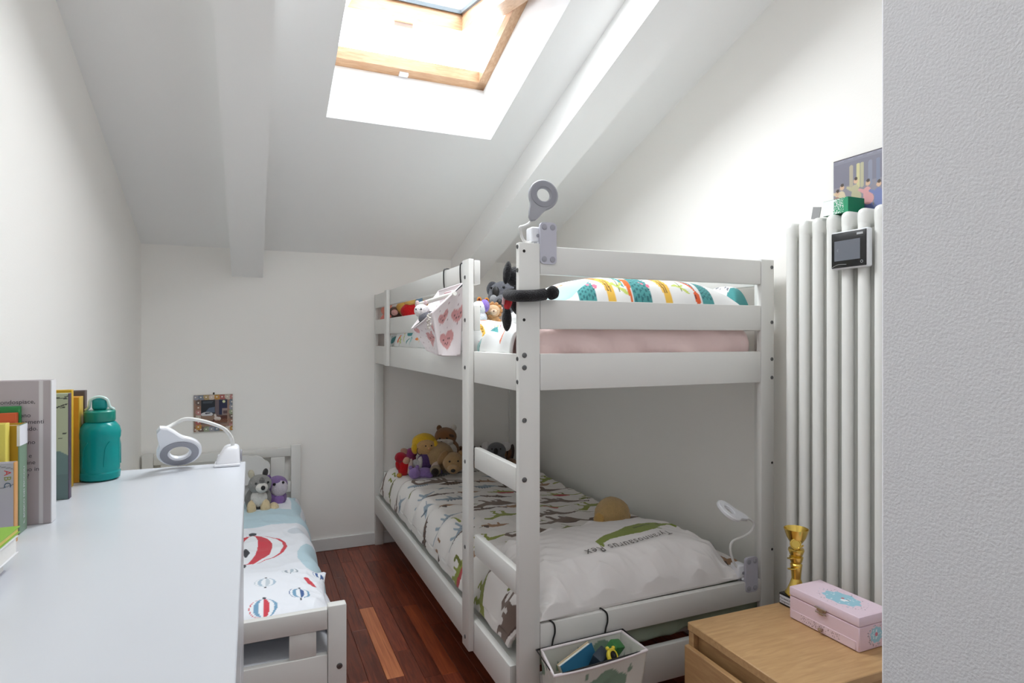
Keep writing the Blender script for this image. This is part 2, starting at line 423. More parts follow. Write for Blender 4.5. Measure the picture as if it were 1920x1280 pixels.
# ================================================================== the bunk bed
BX0, BX1, BY0, BY1 = .70, 1.67, 1.58, 3.785; TH = .022
bed = thing('bunk_bed', 'tall white wooden bunk bed with ladder rungs and two made-up bunks', 'bunk bed', (1.18, 2.68, 0))
z1 = rel(.186, .268); z2 = rel(.0275, .1135); z3 = rel(-.1505, -.044); zl = rel(-1.075, -.965); ze = rel(-.902, -.826); ze2 = rel(-1.087, -.973)
bv = .003
pNL = part('post', G().box(BX0, .767, BY0, 1.602, 0, H+.275, bv), bed_paint, bed)
part('post_return', G().box(BX0, BX0+TH, 1.602, 1.645, 0, H-1.08, bv), bed_paint, pNL)
pNR = part('post', G().box(1.611, BX1, BY0, 1.602, 0, H+.273, bv), bed_paint, bed)
part('post_return', G().box(BX1-TH, BX1, 1.602, 1.65, 0, H+.27, bv), bed_paint, pNR)
part('post', G().box(BX0, .752, 3.762, BY1, 0, H-.152, bv), bed_paint, bed)
part('post', G().box(BX0, BX0+.02, 3.762, BY1, H-.152, H+.27, bv), bed_paint, bed)
pRR = part('post', G().box(1.60, BX1, 3.762, BY1, 0, H+.27, bv), bed_paint, bed)
for z in (z1, z2): part('end_guard_board', G().box(.768, 1.610, BY0+.001, 1.602, *z, bv), bed_paint, bed)
part('end_board', G().box(.768, 1.610, BY0+.001, 1.602, *z3, bv), bed_paint, bed)
part('end_board', G().box(.768, 1.610, BY0+.001, 1.602, *ze, bv), bed_paint, bed)
part('end_board', G().box(.768, 1.610, BY0+.001, 1.602, *ze2, bv), bed_paint, bed)
for z in (z1, z2): part('end_guard_board', G().box(.721, 1.60, 3.763, BY1, *z, bv), bed_paint, bed)
for z in (z3, ze): part('end_board', G().box(.753, 1.60, 3.763, BY1, *z, bv), bed_paint, bed)
for z in (z1, z2):
    part('side_guard_board', G().box(BX0, BX0+TH, 1.955, 3.761, *z, bv), bed_paint, bed)
    part('side_guard_board', G().box(BX1-TH, BX1, 1.651, 3.761, *z, bv), bed_paint, bed)
for z in (z3, zl):
    part('side_rail', G().box(BX0, BX0+TH, 1.603 if z is z3 else 1.646, 3.761, *z, bv), bed_paint, bed)
    part('side_rail', G().box(BX1-TH, BX1, 1.651, 3.761, *z, bv), bed_paint, bed)
stile = part('ladder_stile', G().box(.680, .6995, 1.958, 2.028, H-1.067, H+.273, bv), bed_paint, bed)
for z in (rel(-.441, -.371), rel(-.738, -.668)):
    part('rung', G().box(BX0, BX0+TH, 1.603, 1.957, *z, bv), bed_paint, bed)
part('guard_cleat', G().box(.681, .6995, 3.325, 3.39, H-.15, H+.268, bv), bed_paint, bed)
for z in (H-.15, H-.99):
    part('slat_base', G().box(BX0+TH+.003, BX1-TH-.003, 1.66, 3.755, z, z+.018, .002, 1), bed_paint, bed)
for u in (-.042, -.078, -.262, -.454): pass
for z, r in ((-.0475, .0075), (-.083, .0075), (-.2335, .0072), (-.403, .0075)): bolt(pNL, (.717, BY0, H+z), (0, -1, 0), r)
for z in (.250, .0535): hole(pNL, (.716, BY0, H+z), (0, -1, 0))
for z in (.263, .196, -.058, -.124): bolt(pNL, (BX0, 1.59, H+z), (-1, 0, 0), .0065)
for z in (.247, .0565, -.071, -.135): bolt(pNR, (1.659, BY0, H+z), (0, -1, 0), .0065)
for z in (-.43, -.73): hole(pNR, (1.66, BY0, H+z), (0, -1, 0))
for z in (.212, .064, -.10, -.425, -.72, -1.03): bolt(stile, (.680, 1.995, H+z), (-1, 0, 0), .007)

def warp(x0, x1, y0, y1, n, m):
    return np.meshgrid(np.linspace(x0, x1, n), np.linspace(y0, y1, m), indexing='ij')
def ss(a, b, x): t = np.clip((x-a)/(b-a), 0, 1); return t*t*(3-2*t)

# ---- mattresses in their sheets
def mattress(name, x0, x1, y0, y1, z0, z1_, m, label, seed, bulge=.0):
    g = G().box(x0, x1, y0, y1, z0, z1_, .028, 4)
    b = bmesh.new(); vs = [b.verts.new(v) for v in g.v]
    for f in g.f: b.faces.new([vs[i] for i in f])
    bmesh.ops.remove_doubles(b, verts=b.verts[:], dist=1e-5)
    bmesh.ops.subdivide_edges(b, edges=[e for e in b.edges if e.calc_length() > .1], cuts=40, use_grid_fill=True)
    for v in b.verts:
        p = v.co
        v.co = p+Vector((math.sin(p.y*31+seed)*.002, .006*math.sin(p.x*43+p.z*26+seed)*math.sin(p.x*7+seed)+.005*math.sin(p.x*19+p.z*45)+.004*max(0, math.sin(p.x*63+p.z*60)), .003*math.sin(p.x*13+p.y*9)))
    q = G(); q.bm(b)
    return single(name, q, m, label, 'mattress', ((x0+x1)/2, (y0+y1)/2, z0))
pink_sheet = mat('pink_sheet', (234, 208, 204), .85, .5, 14, sheen=.1, bdist=.012)
green_sheet = mat('sage_sheet', (150, 164, 146), .85, .4, 12, sheen=.1, bdist=.01)
mattress('mattress', .768, 1.60, 1.618, 3.74, H-.131, H+.037, pink_sheet, 'mattress in a pale pink sheet on the top bunk', 1)
mattress('mattress', .775, 1.645, 1.612, 3.745, H-.971, H-.862, green_sheet, 'mattress in a sage green sheet on the bottom bunk', 2)

# ================================================================== prints
def s_(col, *pts): return ('s', list(pts), col)
def p_(col, pts): return ('p', pts, col)
BRN = (118, 100, 90); BRD = (84, 66, 58); OLV = (142, 150, 66); OLD = (112, 118, 52); BLG = (150, 164, 176); BLD = (104, 116, 128); CRM = (176, 62, 66); TAN = (158, 122, 92)
sauropod = [s_(BRN, (-.20, .045, .003), (-.16, .058, .006), (-.11, .05, .014), (-.05, .04, .034), (.01, .045, .034), (.06, .06, .02), (.10, .085, .015), (.14, .085, .013), (.16, .055, .012), (.145, .03, .010), (.12, .028, .007)),
            s_(BRN, (-.05, .03, .016), (-.055, -.02, .011), (-.045, -.026, .011)), s_(BRN, (-.02, .03, .012), (-.015, -.015, .009)), s_(BRN, (.02, .03, .015), (.035, -.02, .011), (.048, -.024, .010)),
            s_(BRD, (-.09, .062, .003), (-.05, .078, .004), (.02, .078, .003)), s_(BRD, (.13, .027, .004), (.105, .034, .002)), s_(OLD, (.10, .02, .007), (.085, .03, .004)), s_(BRD, (-.20, .045, .002), (-.19, .06, .003), (-.16, .066, .002))]
trex = [s_(OLV, (-.13, .035, .003), (-.08, .03, .010), (-.03, .035, .022), (.02, .05, .022), (.05, .075, .014), (.075, .09, .015), (.105, .085, .009)), s_(OLV, (-.02, .03, .013), (-.01, -.01, .008), (-.025, -.03, .005), (.0, -.033, .005)),
        s_(OLV, (.02, .035, .010), (.04, 0, .007), (.03, -.02, .005), (.05, -.023, .005)), s_(OLV, (.045, .05, .005), (.07, .04, .003)), s_(OLD, (-.05, .052, .003), (.01, .07, .003)), s_(BRD, (.08, .095, .003))]
spino = [s_(OLV, (-.15, .03, .003), (-.09, .035, .008), (-.03, .03, .02), (.03, .03, .02), (.08, .04, .010), (.115, .045, .008)), p_(CRM, [(-.06, .04), (-.05, .065), (-.02, .078), (.02, .078), (.05, .06), (.06, .04)]),
         s_(OLD, (-.03, .02, .009), (-.035, -.02, .006), (-.015, -.022, .005)), s_(OLV, (.03, .02, .009), (.045, -.015, .006), (.06, -.018, .005)), s_(OLV, (.06, .03, .004), (.075, .015, .003)), s_(BRD, (.095, .05, .003)), s_(OLV, (0, .02, .006), (.005, -.012, .004))]
stego = [s_(BLG, (-.15, .02, .003), (-.10, .028, .008), (-.05, .03, .022), (0, .035, .026), (.05, .025, .016), (.09, .01, .009), (.11, .006, .008)), s_(BLG, (-.05, .02, .010), (-.05, -.02, .008)), s_(BLG, (.03, .015, .010), (.04, -.022, .008)), s_(BLG, (-.02, .01, .007), (-.015, -.02, .006))]
for k in range(8):
    x = -.07+k*.018; stego.append(p_(BLD, [(x, .05-.0028*abs(k-3)), (x+.008, .075-.005*abs(k-3)), (x+.016, .05-.0028*abs(k-3))]))
    stego.append(s_(BLD, (x, .04, .0022), (x+.006, .012, .0018)))
anky = [s_(BRD, (-.12, .02, .010), (-.10, .02, .004), (-.05, .025, .02), (0, .03, .024), (.05, .025, .02), (.085, .015, .012)), s_(BRD, (-.03, .01, .008), (-.03, -.018, .007)), s_(BRD, (.035, .01, .008), (.04, -.018, .007))]
for k in range(6): x = -.055+k*.02; anky.append(p_(BRD, [(x, .035), (x+.006, .062), (x+.016, .04)])); anky.append(s_(TAN, (x+.006, .03, .003), (x+.01, .02, .002)))
raptor = [s_(OLD, (-.09, .03, .002), (-.03, .022, .008), (.01, .025, .012), (.035, .045, .007), (.055, .05, .006)), s_(OLD, (0, .015, .006), (.01, -.02, .003), (.02, -.02, .003)), s_(OLV, (.02, .03, .004), (.045, .018, .002)), s_(BRD, (-.06, .035, .002), (0, .04, .003))]
ptero = [p_(BLG, [(-.06, .04), (-.01, .02), (.01, .03), (.05, .05), (.02, .01), (.005, -.005), (-.02, .005)]), s_(BLD, (.01, .02, .006), (.035, .015, .004), (.05, .006, .002)), s_(BLG, (-.01, .01, .004), (-.03, -.015, .002))]
tric = [s_(TAN, (-.08, .02, .003), (-.04, .025, .018), (.01, .025, .02), (.045, .022, .014), (.065, .015, .009)), s_(TAN, (-.03, .01, .007), (-.03, -.015, .006)), s_(TAN, (.02, .01, .007), (.025, -.016, .006)), p_(BRD, [(.03, .02), (.04, .055), (.06, .035), (.058, .02)]), s_(BRD, (.065, .025, .002), (.09, .04, .001))]
dino_shapes = []
for row in range(17):
    y = 1.76+row*.121
    for k in range(6):
        d = [sauropod, stego, spino, raptor, anky, trex, ptero, tric][(k*3+row*2+(row//2)) % 8]
        x = .05+k*.185+(.09 if row % 2 else 0)
        dino_shapes += xf(d, x+random.uniform(-.015, .015), y+random.uniform(-.015, .015), random.uniform(.70, .92), PI+random.uniform(-.18, .18))
for x, y in ((.34, 3.30), (.44, 2.72), (.22, 1.86), (.80, 2.98), (.62, 2.36)):
    # the large brown ones lie over everything near them
    keep = []
    for k, q, c in dino_shapes:
        cx = sum(p[0] for p in q)/len(q); cy = sum(p[1] for p in q)/len(q)
        if abs(cx-x) > .19 or abs(cy-y) > .062: keep.append((k, q, c))
    dino_shapes = keep+xf(sauropod, x, y, .92, PI+.05)
for x, y in ((.13, 2.98), (.15, 2.42)):
    keep = []
    for k, q, c in dino_shapes:
        cx = sum(p[0] for p in q)/len(q); cy = sum(p[1] for p in q)/len(q)
        if abs(cx-x) > .12 or abs(cy-y) > .06: keep.append((k, q, c))
    dino_shapes = keep+xf(stego, x, y, .85, PI+.5)

# ---- bottom bunk duvet
def section(Sx, zt, zb, x0, R, hgt):
    a = np.clip(Sx/R, 0, 1)*PI/2
    x = x0+hgt*(1-np.cos(a))+np.clip(Sx-R, 0, None); z = np.where(Sx < R, zb+(zt-zb)*np.sin(a), zt)
    return x, z
Sx, Y = warp(0, 1.0, 1.665, 3.745, 400, 800)
x, z = section(Sx, H-.79, H-.945, .729, .20, .085)
puff = np.exp(-((Sx-.12)/.1)**2)
x = x-puff*.010*np.sin(2*PI*Y/.19+.6)*(x > .731); z = z+puff*.014*np.sin(2*PI*Y/.19+.6)-.03*ss(.35, 1.0, Sx)
z += waves(Sx, Y, 5, .30, .006, 3)*ss(.03, .25, Sx)+.012*np.sin(Y*3.1+Sx*2)*ss(.1, .4, Sx)
e = ss(1.665, 1.73, Y); z = z-(1-e)*.035*ss(.1, .3, Sx)
e = ss(3.745, 3.67, Y); z = z-(1-e)*.07*ss(.05, .2, Sx)
z = np.where(Sx > .16, np.maximum(z, H-.85), z)
Yh = Y-.03*np.sin(Sx*14)*(1-ss(1.665, 1.9, Y))+.05*(1-ss(0, .14, Sx))*(1-ss(1.665, 1.9, Y))
x = np.clip(x, .7265, 1.643)
P = np.stack([x, Yh, z], -1); ST = np.stack([Sx, Y], -1)
tag(cloth('duvet', P, ST, (226, 222, 218), dino_shapes, painted('dinosaur_cotton'), origin=(1.18, 2.7, H-.8), thick=.012),
    'white duvet printed with brown, green and grey dinosaurs on the bottom bunk', 'duvet')

# ---- pillows
class Pillow:
    def __init__(s, xc, yc, w, d, z0, h, rz=0, seed=1, low=.02, pw=3.2, wr=.006, droop=0):
        s.__dict__.update(xc=xc, yc=yc, w=w, d=d, z0=z0, h=h, rz=rz, seed=seed, low=low, pw=pw, wr=wr, droop=droop)
    def z(s, a, b, side=1):
        k = np.clip((1-np.abs(a)**s.pw)*(1-np.abs(b)**s.pw), 0, 1)**.55
        return s.z0+s.low+(s.h-s.low)*k if side > 0 else s.z0+s.low-s.low*np.clip(k*3, 0, 1)
    def at(s, a, b, side=1, wr=True):
        x = s.w/2*a*(1-.05*(1-b*b)*a*a); y = s.d/2*b*(1-.07*(1-a*a)*b*b); z = s.z(a, b, side)
        if side > 0 and wr:
            ed = np.maximum(np.abs(a), np.abs(b)); m = ss(.52, .9, ed)*(1-ss(.97, 1, ed))
            z = z+waves(x, y, 5, .13, s.wr, s.seed)*(.10+m)*(1-ss(.97, 1, ed))
            z = z+m*s.wr*1.3*np.sin(34*(x if True else 0)+3*np.sin(9*y+s.seed))*ss(.5, .75, np.abs(b))
        z = z-s.droop*ss(-.55, -1, b)
        c_, n_ = math.cos(s.rz), math.sin(s.rz)
        return s.xc+x*c_-y*n_, s.yc+x*n_+y*c_, z
    def build(s, name, base, shapes, m, label, n=300, cat='pillow'):
        a, b = np.meshgrid(np.sin(np.linspace(-1, 1, n)*PI/2), np.sin(np.linspace(-1, 1, n)*PI/2), indexing='ij')
        T = np.stack(s.at(a, b), -1); U = np.stack(s.at(a[::-1], b[::-1], -1), -1)[:, ::1]
        ST = np.stack([a*s.w/2, b*s.d/2], -1)
        o = cloth(name, T, ST, base, shapes, m, origin=(s.xc, s.yc, s.z0))
        # underside joined to the same mesh
        bm = bmesh.new(); bm.from_mesh(o.data); lay = bm.verts.layers.float_color['Col']
        k = 24; A, B = np.meshgrid(np.sin(np.linspace(-1, 1, k)*PI/2), np.sin(np.linspace(-1, 1, k)*PI/2), indexing='ij')
        W = np.stack(s.at(A, B, -1), -1)-np.array((s.xc, s.yc, s.z0)); vs = [[bm.verts.new(W[i, j]) for j in range(k)] for i in range(k)]
        for r in vs:
            for v in r: v[lay] = (*lin(base), 1)
        for i in range(k-1):
            for j in range(k-1): bm.faces.new((vs[i][j], vs[i][j+1], vs[i+1][j+1], vs[i+1][j])).smooth = True
        bm.to_mesh(o.data); bm.free()
        return tag(o, label, cat)
    def point(s, X, Y, off=.0055):
        c_, n_ = math.cos(s.rz), math.sin(s.rz); dx, dy = X-s.xc, Y-s.yc; x, y = dx*c_+dy*n_, -dx*n_+dy*c_
        a, b = x/(s.w/2), y/(s.d/2); f = lambda p, q: Vector([float(np.squeeze(v)) for v in s.at(np.array([[p]]), np.array([[q]]))])
        p = f(a, b); nrm = (f(a+.01, b)-p).cross(f(a, b+.01)-p).normalized()
        return p+nrm*off
GRN = (128, 142, 62)
p1 = Pillow(1.145, 1.802, .77, .435, H-.797, .13, .02, 5, low=.015, wr=.010, droop=.034)
big_rex = [s_(GRN, (-.20, -.05, .005), (-.195, -.025, .012), (-.15, -.005, .016), (-.09, .005, .022), (-.03, .018, .033), (.03, .03, .033), (.08, .045, .022), (.13, .055, .018), (.17, .05, .014), (.20, .05, .006)),
           s_((112, 116, 54), (.09, .047, .006), (.13, .062, .003)), s_((60, 62, 40), (.135, .05, .004)), s_((96, 104, 50), (-.02, .03, .005), (.06, .05, .003)), s_(GRN, (.05, .02, .008), (.07, .0, .004))]
p1o = p1.build('pillow', (228, 224, 222), xf(big_rex, .12, -.035, 1.1, .06), painted('dinosaur_cotton'), 'white pillow with a green tyrannosaurus and its name, on the bottom bunk')
th = math.atan2(-.045, -.30); tx, ty = Vector((math.cos(th), math.sin(th))), Vector((-math.sin(th), math.cos(th)))
def rex_text(x, y):
    q = Vector((1.335, 1.735))+tx*x+ty*(y+.012*math.sin(x*10)); return p1.point(q.x, q.y)
g = text_geo('Tyrannosaurus Rex', .040, rex_text, 1.16)
ROOT[p1o] = Matrix.Translation(p1o.location).inverted(); part('lettering', g, mat('ink_soft_grey', (96, 90, 88), .8), p1o, label='handwritten dinosaur name')

# ---- top bunk: pillow, duvet with foxes, whales and leaves
TEA = (74, 150, 150); TED = (40, 104, 110); ORG = (236, 128, 48); YEL = (236, 188, 74); LTE = (168, 206, 206); LIM = (196, 208, 108); PNK = (232, 120, 146)
fox = [s_(ORG, (-.035, .075, .003), (-.02, .06, .012), (0, .03, .016)), s_(YEL, (0, .03, .016), (.012, 0, .015), (.014, -.035, .013)), s_((120, 84, 40), (-.002, .03, .002), (.006, -.01, .002)), s_((120, 84, 40), (.008, .03, .002), (.014, -.01, .002)), s_((40, 34, 30), (.01, -.045, .006)), s_(YEL, (.0, -.045, .009), (-.012, -.05, .004))]
whale = [p_(TEA, [(-.03, -.06), (-.03, .06), (-.01, .07), (.015, .05), (.03, .01), (.032, -.03), (.03, -.06)]), s_(TEA, (-.09, .06, .004), (-.075, .055, .008), (-.06, .03, .006), (-.055, .0, .002))]
for i in range(6):
    for j in range(8): whale.append(s_(TED, (-.022+i*.010, -.025+j*.012+(i % 2)*.004, .0034)))
sprig = [s_(LIM, (-.03, .01, .003), (-.015, .012, .006), (0, 0, .003)), s_(LIM, (0, 0, .003), (.02, -.012, .006), (.03, -.018, .002)), s_((120, 128, 60), (0, -.01, .003), (0, .04, .0012)), s_(LIM, (0, 0, .002), (.015, .012, .005))]
tri = [p_((222, 104, 40), [(-.014, .04), (.012, .035), (.008, -.03), (.0, -.035)])]
bird = [s_((226, 92, 40), (-.03, .05, .002), (-.012, .025, .006), (.006, -.01, .003)), s_((226, 92, 40), (.006, -.02, .011)), s_((150, 50, 30), (0, -.02, .004))]
dots = [s_(PNK, (-.01, .01, .006)), s_(PNK, (.012, 0, .008)), s_(PNK, (-.02, .02, .004))]
leaf = [s_(LTE, (-.05, 0, .004), (-.02, .012, .018), (.02, .008, .018), (.05, -.01, .003)), s_(TEA, (-.045, 0, .002), (.045, -.008, .002))]
p2 = Pillow(1.212, 1.778, .79, .345, H+.040, .165, 0, 9, low=.03, wr=.003, pw=3.4)
sh = []
for X, d, k in ((.93, whale, 1.0), (1.135, whale, 1.1), (1.005, fox, 1.15), (1.225, fox, 1.15), (1.055, sprig, 1), (1.30, sprig, .9), (1.09, tri, 1), (1.35, bird, 1.1), (.955, dots, 1), (1.16, dots, .8), (1.40, whale, .8)):
    sh += xf(d, X-1.212+.02, -.135, k)
sh += xf([s_(LTE, (0, 0, .05), (.05, .02, .05))], -.33, -.10)+xf([s_(ORG, (0, 0, .02)), s_((240, 236, 232), (0, 0, .011)), s_((90, 60, 50), (0, 0, .006))], -.32, -.045)
p2.build('pillow', (230, 229, 228), sh, painted('fox_cotton'), 'plump white pillow with orange foxes and teal whales on the top bunk')
Sx, Y = warp(0, .93, 1.70, 3.5, 260, 480)
x, z = section(Sx, H+.052, H-.045, .727, .17, .07)
z += waves(Sx, Y, 6, .24, .005, 12)*ss(.02, .2, Sx)*ss(1.9, 2.1, Y)+.012*np.exp(-((Sx-.13)/.1)**2)*np.sin(2*PI*Y/.17); x -= .006*np.exp(-((Sx-.1)/.08)**2)*np.sin(2*PI*Y/.17)
z += .012*np.sin(Sx*55+Y*13)*np.exp(-((Y-1.95)/.16)**2)*np.exp(-((Sx-.12)/.07)**2)
e = ss(1.98, 2.1, Y); z -= (1-e)*.04*ss(.06, .16, Sx); e = ss(3.5, 3.42, Y); z -= (1-e)*.05*ss(.1, .3, Sx)
z = np.where(Sx > .17, np.maximum(z, H+.043), z); x = np.clip(x, .7255, 1.6)
sh = []
r_ = random.Random(4); kinds = [leaf, fox, tri, dots, sprig, leaf, bird, whale]
for j in range(13):
    for i in range(6): sh += xf(kinds[(i*3+j*2) % 8], .05+i*.16+(.07 if j % 2 else 0)+r_.uniform(-.02, .02), 1.98+j*.122+r_.uniform(-.02, .02), r_.uniform(.8, 1.15), r_.uniform(-.6, 2.2))
for q_ in range(14): sh += xf([tri, leaf, whale, sprig, fox][q_ % 5], .05+.05*(q_ % 2), 2.55+q_*.068, .75, [1.2, 1.5, .3, .8, -.4][q_ % 5])
for d_, a_, b_, k_, r_2 in ((leaf, .17, 2.14, .6, .4), (fox, .10, 2.03, .55, -.5), (whale, .12, 1.92, .6, -.6), (bird, .13, 1.80, 1.0, 1.2), (dots, .06, 1.98, .8, 0), (sprig, .19, 1.98, 1.0, .5), (tri, .06, 1.77, .8, .9), (leaf, .21, 1.86, .6, 1.9)): sh += xf(d_, a_, b_, k_, r_2)
tag(cloth('duvet', np.stack([x, Y, z], -1), np.stack([Sx, Y], -1), (228, 229, 228), sh, painted('fox_cotton'), origin=(1.15, 2.7, H+.05), thick=.012),
    'white duvet with teal leaves and orange foxes, bunched on the top bunk', 'duvet')
# folded spotted sheet corner stuffed at the wall end of the top pillow
q = Pillow(1.597, 1.74, .085, .16, H+.065, .125, .2, 3, low=.03, wr=.002)
sh = [s_((120, 122, 130), (r_.uniform(-.05, .05), r_.uniform(-.07, .07), r_.uniform(.002, .005))) for _ in range(60)]+[p_(TEA, [(-.06, -.09), (.06, -.09), (.05, -.055), (-.05, -.03)])]
q.build('cushion', (238, 238, 240), sh, painted('fox_cotton'), 'small speckled cushion with a teal edge beside the top bunk pillow', 60, 'cushion')

# ================================================================== the low child bed along the left
cb = thing('child_bed', 'low white wooden child bed with slatted head and foot boards', 'bed', (-.14, 2.84, 0))
KX0, KX1, KY0, KY1 = -.535, .266, 1.89, 3.772
def kpost(x0, x1, y0, y1, z): return part('post', G().box(x0, x1, y0, y1, 0, z, .004), bed_paint, cb)
kp = kpost(KX1-.054, KX1, KY0, KY0+.035, H-.803); kpost(KX0, KX0+.054, KY0, KY0+.035, H-.803)
kpost(KX1-.054, KX1, KY1-.035, KY1, H-.617); kpost(KX0, KX0+.054, KY1-.035, KY1, H-.617)
for (y0, y1, rails) in ((KY0+.004, KY0+.028, ((-.873, -.812), (-1.17, -.948))), (KY1-.03, KY1-.006, ((-.680, -.632), (-.887, -.828)))):
    for z0, z1_ in rails: part('end_rail', G().box(KX0+.055, KX1-.055, y0, y1, H+z0, H+z1_, .003), bed_paint, cb)
    lo, hi = rails[1][1], rails[0][0]
    for xs in (.103, -.172, -.447): part('slat', G().box(xs, xs+.076, y0+.003, y1-.003, H+lo+.0005, H+hi-.0005, .002), bed_paint, cb)
for x0, x1 in ((KX0+.008, KX0+.03), (KX1-.03, KX1-.008)): part('side_rail', G().box(x0, x1, KY0+.036, KY1-.036, H-1.10, H-.985, .003), bed_paint, cb)
part('slat_base', G().box(KX0+.031, KX1-.031, KY0+.04, KY1-.04, H-1.12, H-1.102), bed_paint, cb)
bolt(kp, (.245, KY0, H-.987), (0, -1, 0), .009)
mattress('mattress', KX0+.035, KX1-.034, KY0+.032, KY1-.04, H-1.10, H-.955, mat('grey_sheet', (196, 198, 202), .85, .3, 14, bdist=.01), 'low child bed mattress in a pale grey sheet seen behind the footboard slats', 5)
SKY = (188, 212, 222); BRED = (206, 66, 78); BBL = (118, 160, 190); DBL = (64, 96, 150); GRY = (70, 74, 80)
def balloon(cx, cy, r, c1, c2, n=6, rot=0, basket=True):
    out = [p_((236, 238, 242), oval(0, 0, r, r*1.05, 28))]
    for k in range(n):
        a0 = -1+2*k/n; a1 = -1+2*(k+1)/n
        if k % 2: continue
        q = [(r*math.sin(a0*PI/2)*math.cos(t), r*1.05*math.sin(t)) for t in np.linspace(-PI/2, PI/2, 9)]+[(r*math.sin(a1*PI/2)*math.cos(t), r*1.05*math.sin(t)) for t in np.linspace(PI/2, -PI/2, 9)]
        out.append(p_(c1 if k % 4 == 0 else c2, q))
    if basket: out += [s_(GRY, (0, r*1.12, r*.10), (0, r*1.2, r*.10)), s_(GRY, (0, -r*1.1, r*.06), (0, -r*1.3, r*.07))]
    return xf(out, cx, cy, 1, rot)
Sx, Y = warp(0, .80, 2.06, 3.72, 320, 660)
x, z = section(Sx, H-.895, H-1.06, 0, .17, .075); x = .2685-x
z += waves(Sx, Y, 5, .3, .006, 21)*ss(.05, .25, Sx)+.012*np.sin(Y*4+Sx*3)*ss(.1, .3, Sx)
x += .008*np.sin(2*PI*Y/.31)*np.exp(-((Sx-.1)/.08)**2)
e = ss(3.72, 3.6, Y); z -= (1-e)*.05*ss(.08, .2, Sx)
sh = [p_(SKY, [(0, 3.12), (0, 3.30), (.25, 3.36), (.45, 3.32), (.8, 3.38), (.8, 3.0), (.5, 3.02), (.3, 3.08)]), p_(SKY, [(.10, 3.32), (.17, 3.3), (.17, 3.72), (.11, 3.72)]),
      p_(SKY, oval(.42, 3.45, .14, .12)), p_(SKY, oval(.06, 2.62, .13, .22)), p_(SKY, oval(.30, 2.30, .20, .10)), p_(SKY, oval(.62, 2.7, .16, .2)), p_((206, 212, 220), oval(.16, 2.98, .05, .04)),
      p_(SKY, [(0, 2.06), (.05, 2.06), (.06, 3.72), (0, 3.72)])]
sh += balloon(.375, 2.79, .155, BRED, BRED, 7, .1)+[s_((52, 54, 60), (.385, 2.71, .004), (.383, 2.75, .014), (.385, 2.79, .004))]
tag(cloth('duvet', np.stack([x, Y, z], -1), np.stack([Sx, Y], -1), (232, 234, 240), sh, painted('balloon_cotton'), origin=(-.14, 2.9, H-.9), thick=.012),
    'white and pale blue duvet with a large red striped balloon, on the low child bed', 'duvet')
p3 = Pillow(-.12, 2.16, .74, .45, H-.890, .085, -.04, 17, low=.012, wr=.005)
sh = []
for X, Yy, r, a, b in ((.043, 2.005, .044, BRED, BBL), (.155, 2.085, .036, DBL, BBL), (.045, 2.18, .036, (196, 206, 214), (170, 190, 206)), (.126, 2.30, .03, (176, 190, 200), (150, 160, 170)), (-.06, 2.27, .03, BRED, BBL), (.235, 2.30, .03, DBL, DBL), (-.1, 2.06, .035, DBL, BRED), (-.25, 2.2, .035, BRED, BBL), (-.35, 2.05, .035, BBL, DBL)):
    sh += balloon(X+.12, Yy-2.16, r, a, b, 8, PI if False else 0)
sh += xf([s_(BRED, (-.012, .03, .010), (.012, -.03, .010))], .315, .03)
p3.build('pillow', (234, 236, 242), sh, painted('balloon_cotton'), 'white pillow with small striped balloons at the near end of the low child bed')
# cut-out cloud standing against the headboard
cl = []
for a in range(60):
    t = 2*PI*a/60; cl.append((.115*math.cos(t)*(1+.07*abs(math.sin(4.5*t))), .075*math.sin(t)*(1+.12*abs(math.sin(4.5*t)))))
M = Matrix.Translation((-.02, 3.722, H-.735)) @ Matrix.Rotation(PI/2, 4, 'X')
single('cloud_cushion', G().prism(cl, M, .03), mat('cloud_felt', (222, 221, 218), .9, .3, 200), 'flat pale cloud shaped cushion leaning on the low bed headboard', 'cushion', (-.02, 3.71, H-.82))

# ================================================================== soft toys
def toy(name, label, loc, rz, specs, cat='soft toy', s=1, group=None):
    """specs: (part name, centre, radii, rotation, colour or material[, parent index])"""
    t = thing(name, label, cat, (loc[0], loc[1], loc[2]), rz, group, local=True); made = []
    for i, sp in enumerate(specs):
        nm, c, r, rot, col = sp[:5]; par = made[sp[5]] if len(sp) > 5 else t
        big = (max(r) if hasattr(r, '__len__') else r)*s
        m = col if not isinstance(col, tuple) else fuzzy(col)
        g = G().ball([v*s for v in c], [v*s for v in r] if hasattr(r, '__len__') else r*s, rot, 3 if big > .02 else 2, .018 if big > .012 and isinstance(col, tuple) else 0, i)
        made.append(part(nm, g, m, par))
    return t, made
def eyes(y, z, x, r=.006, head=0): return [('eye', (-x, y, z), r, (0, 0, 0), black_bead, head), ('eye', (x, y, z), r, (0, 0, 0), black_bead, head)]
BZ = H-.79                                   # bottom bunk cover height at the far end
TANC = (176, 146, 106); GRYC = (112, 112, 116); LGR = (196, 194, 192)
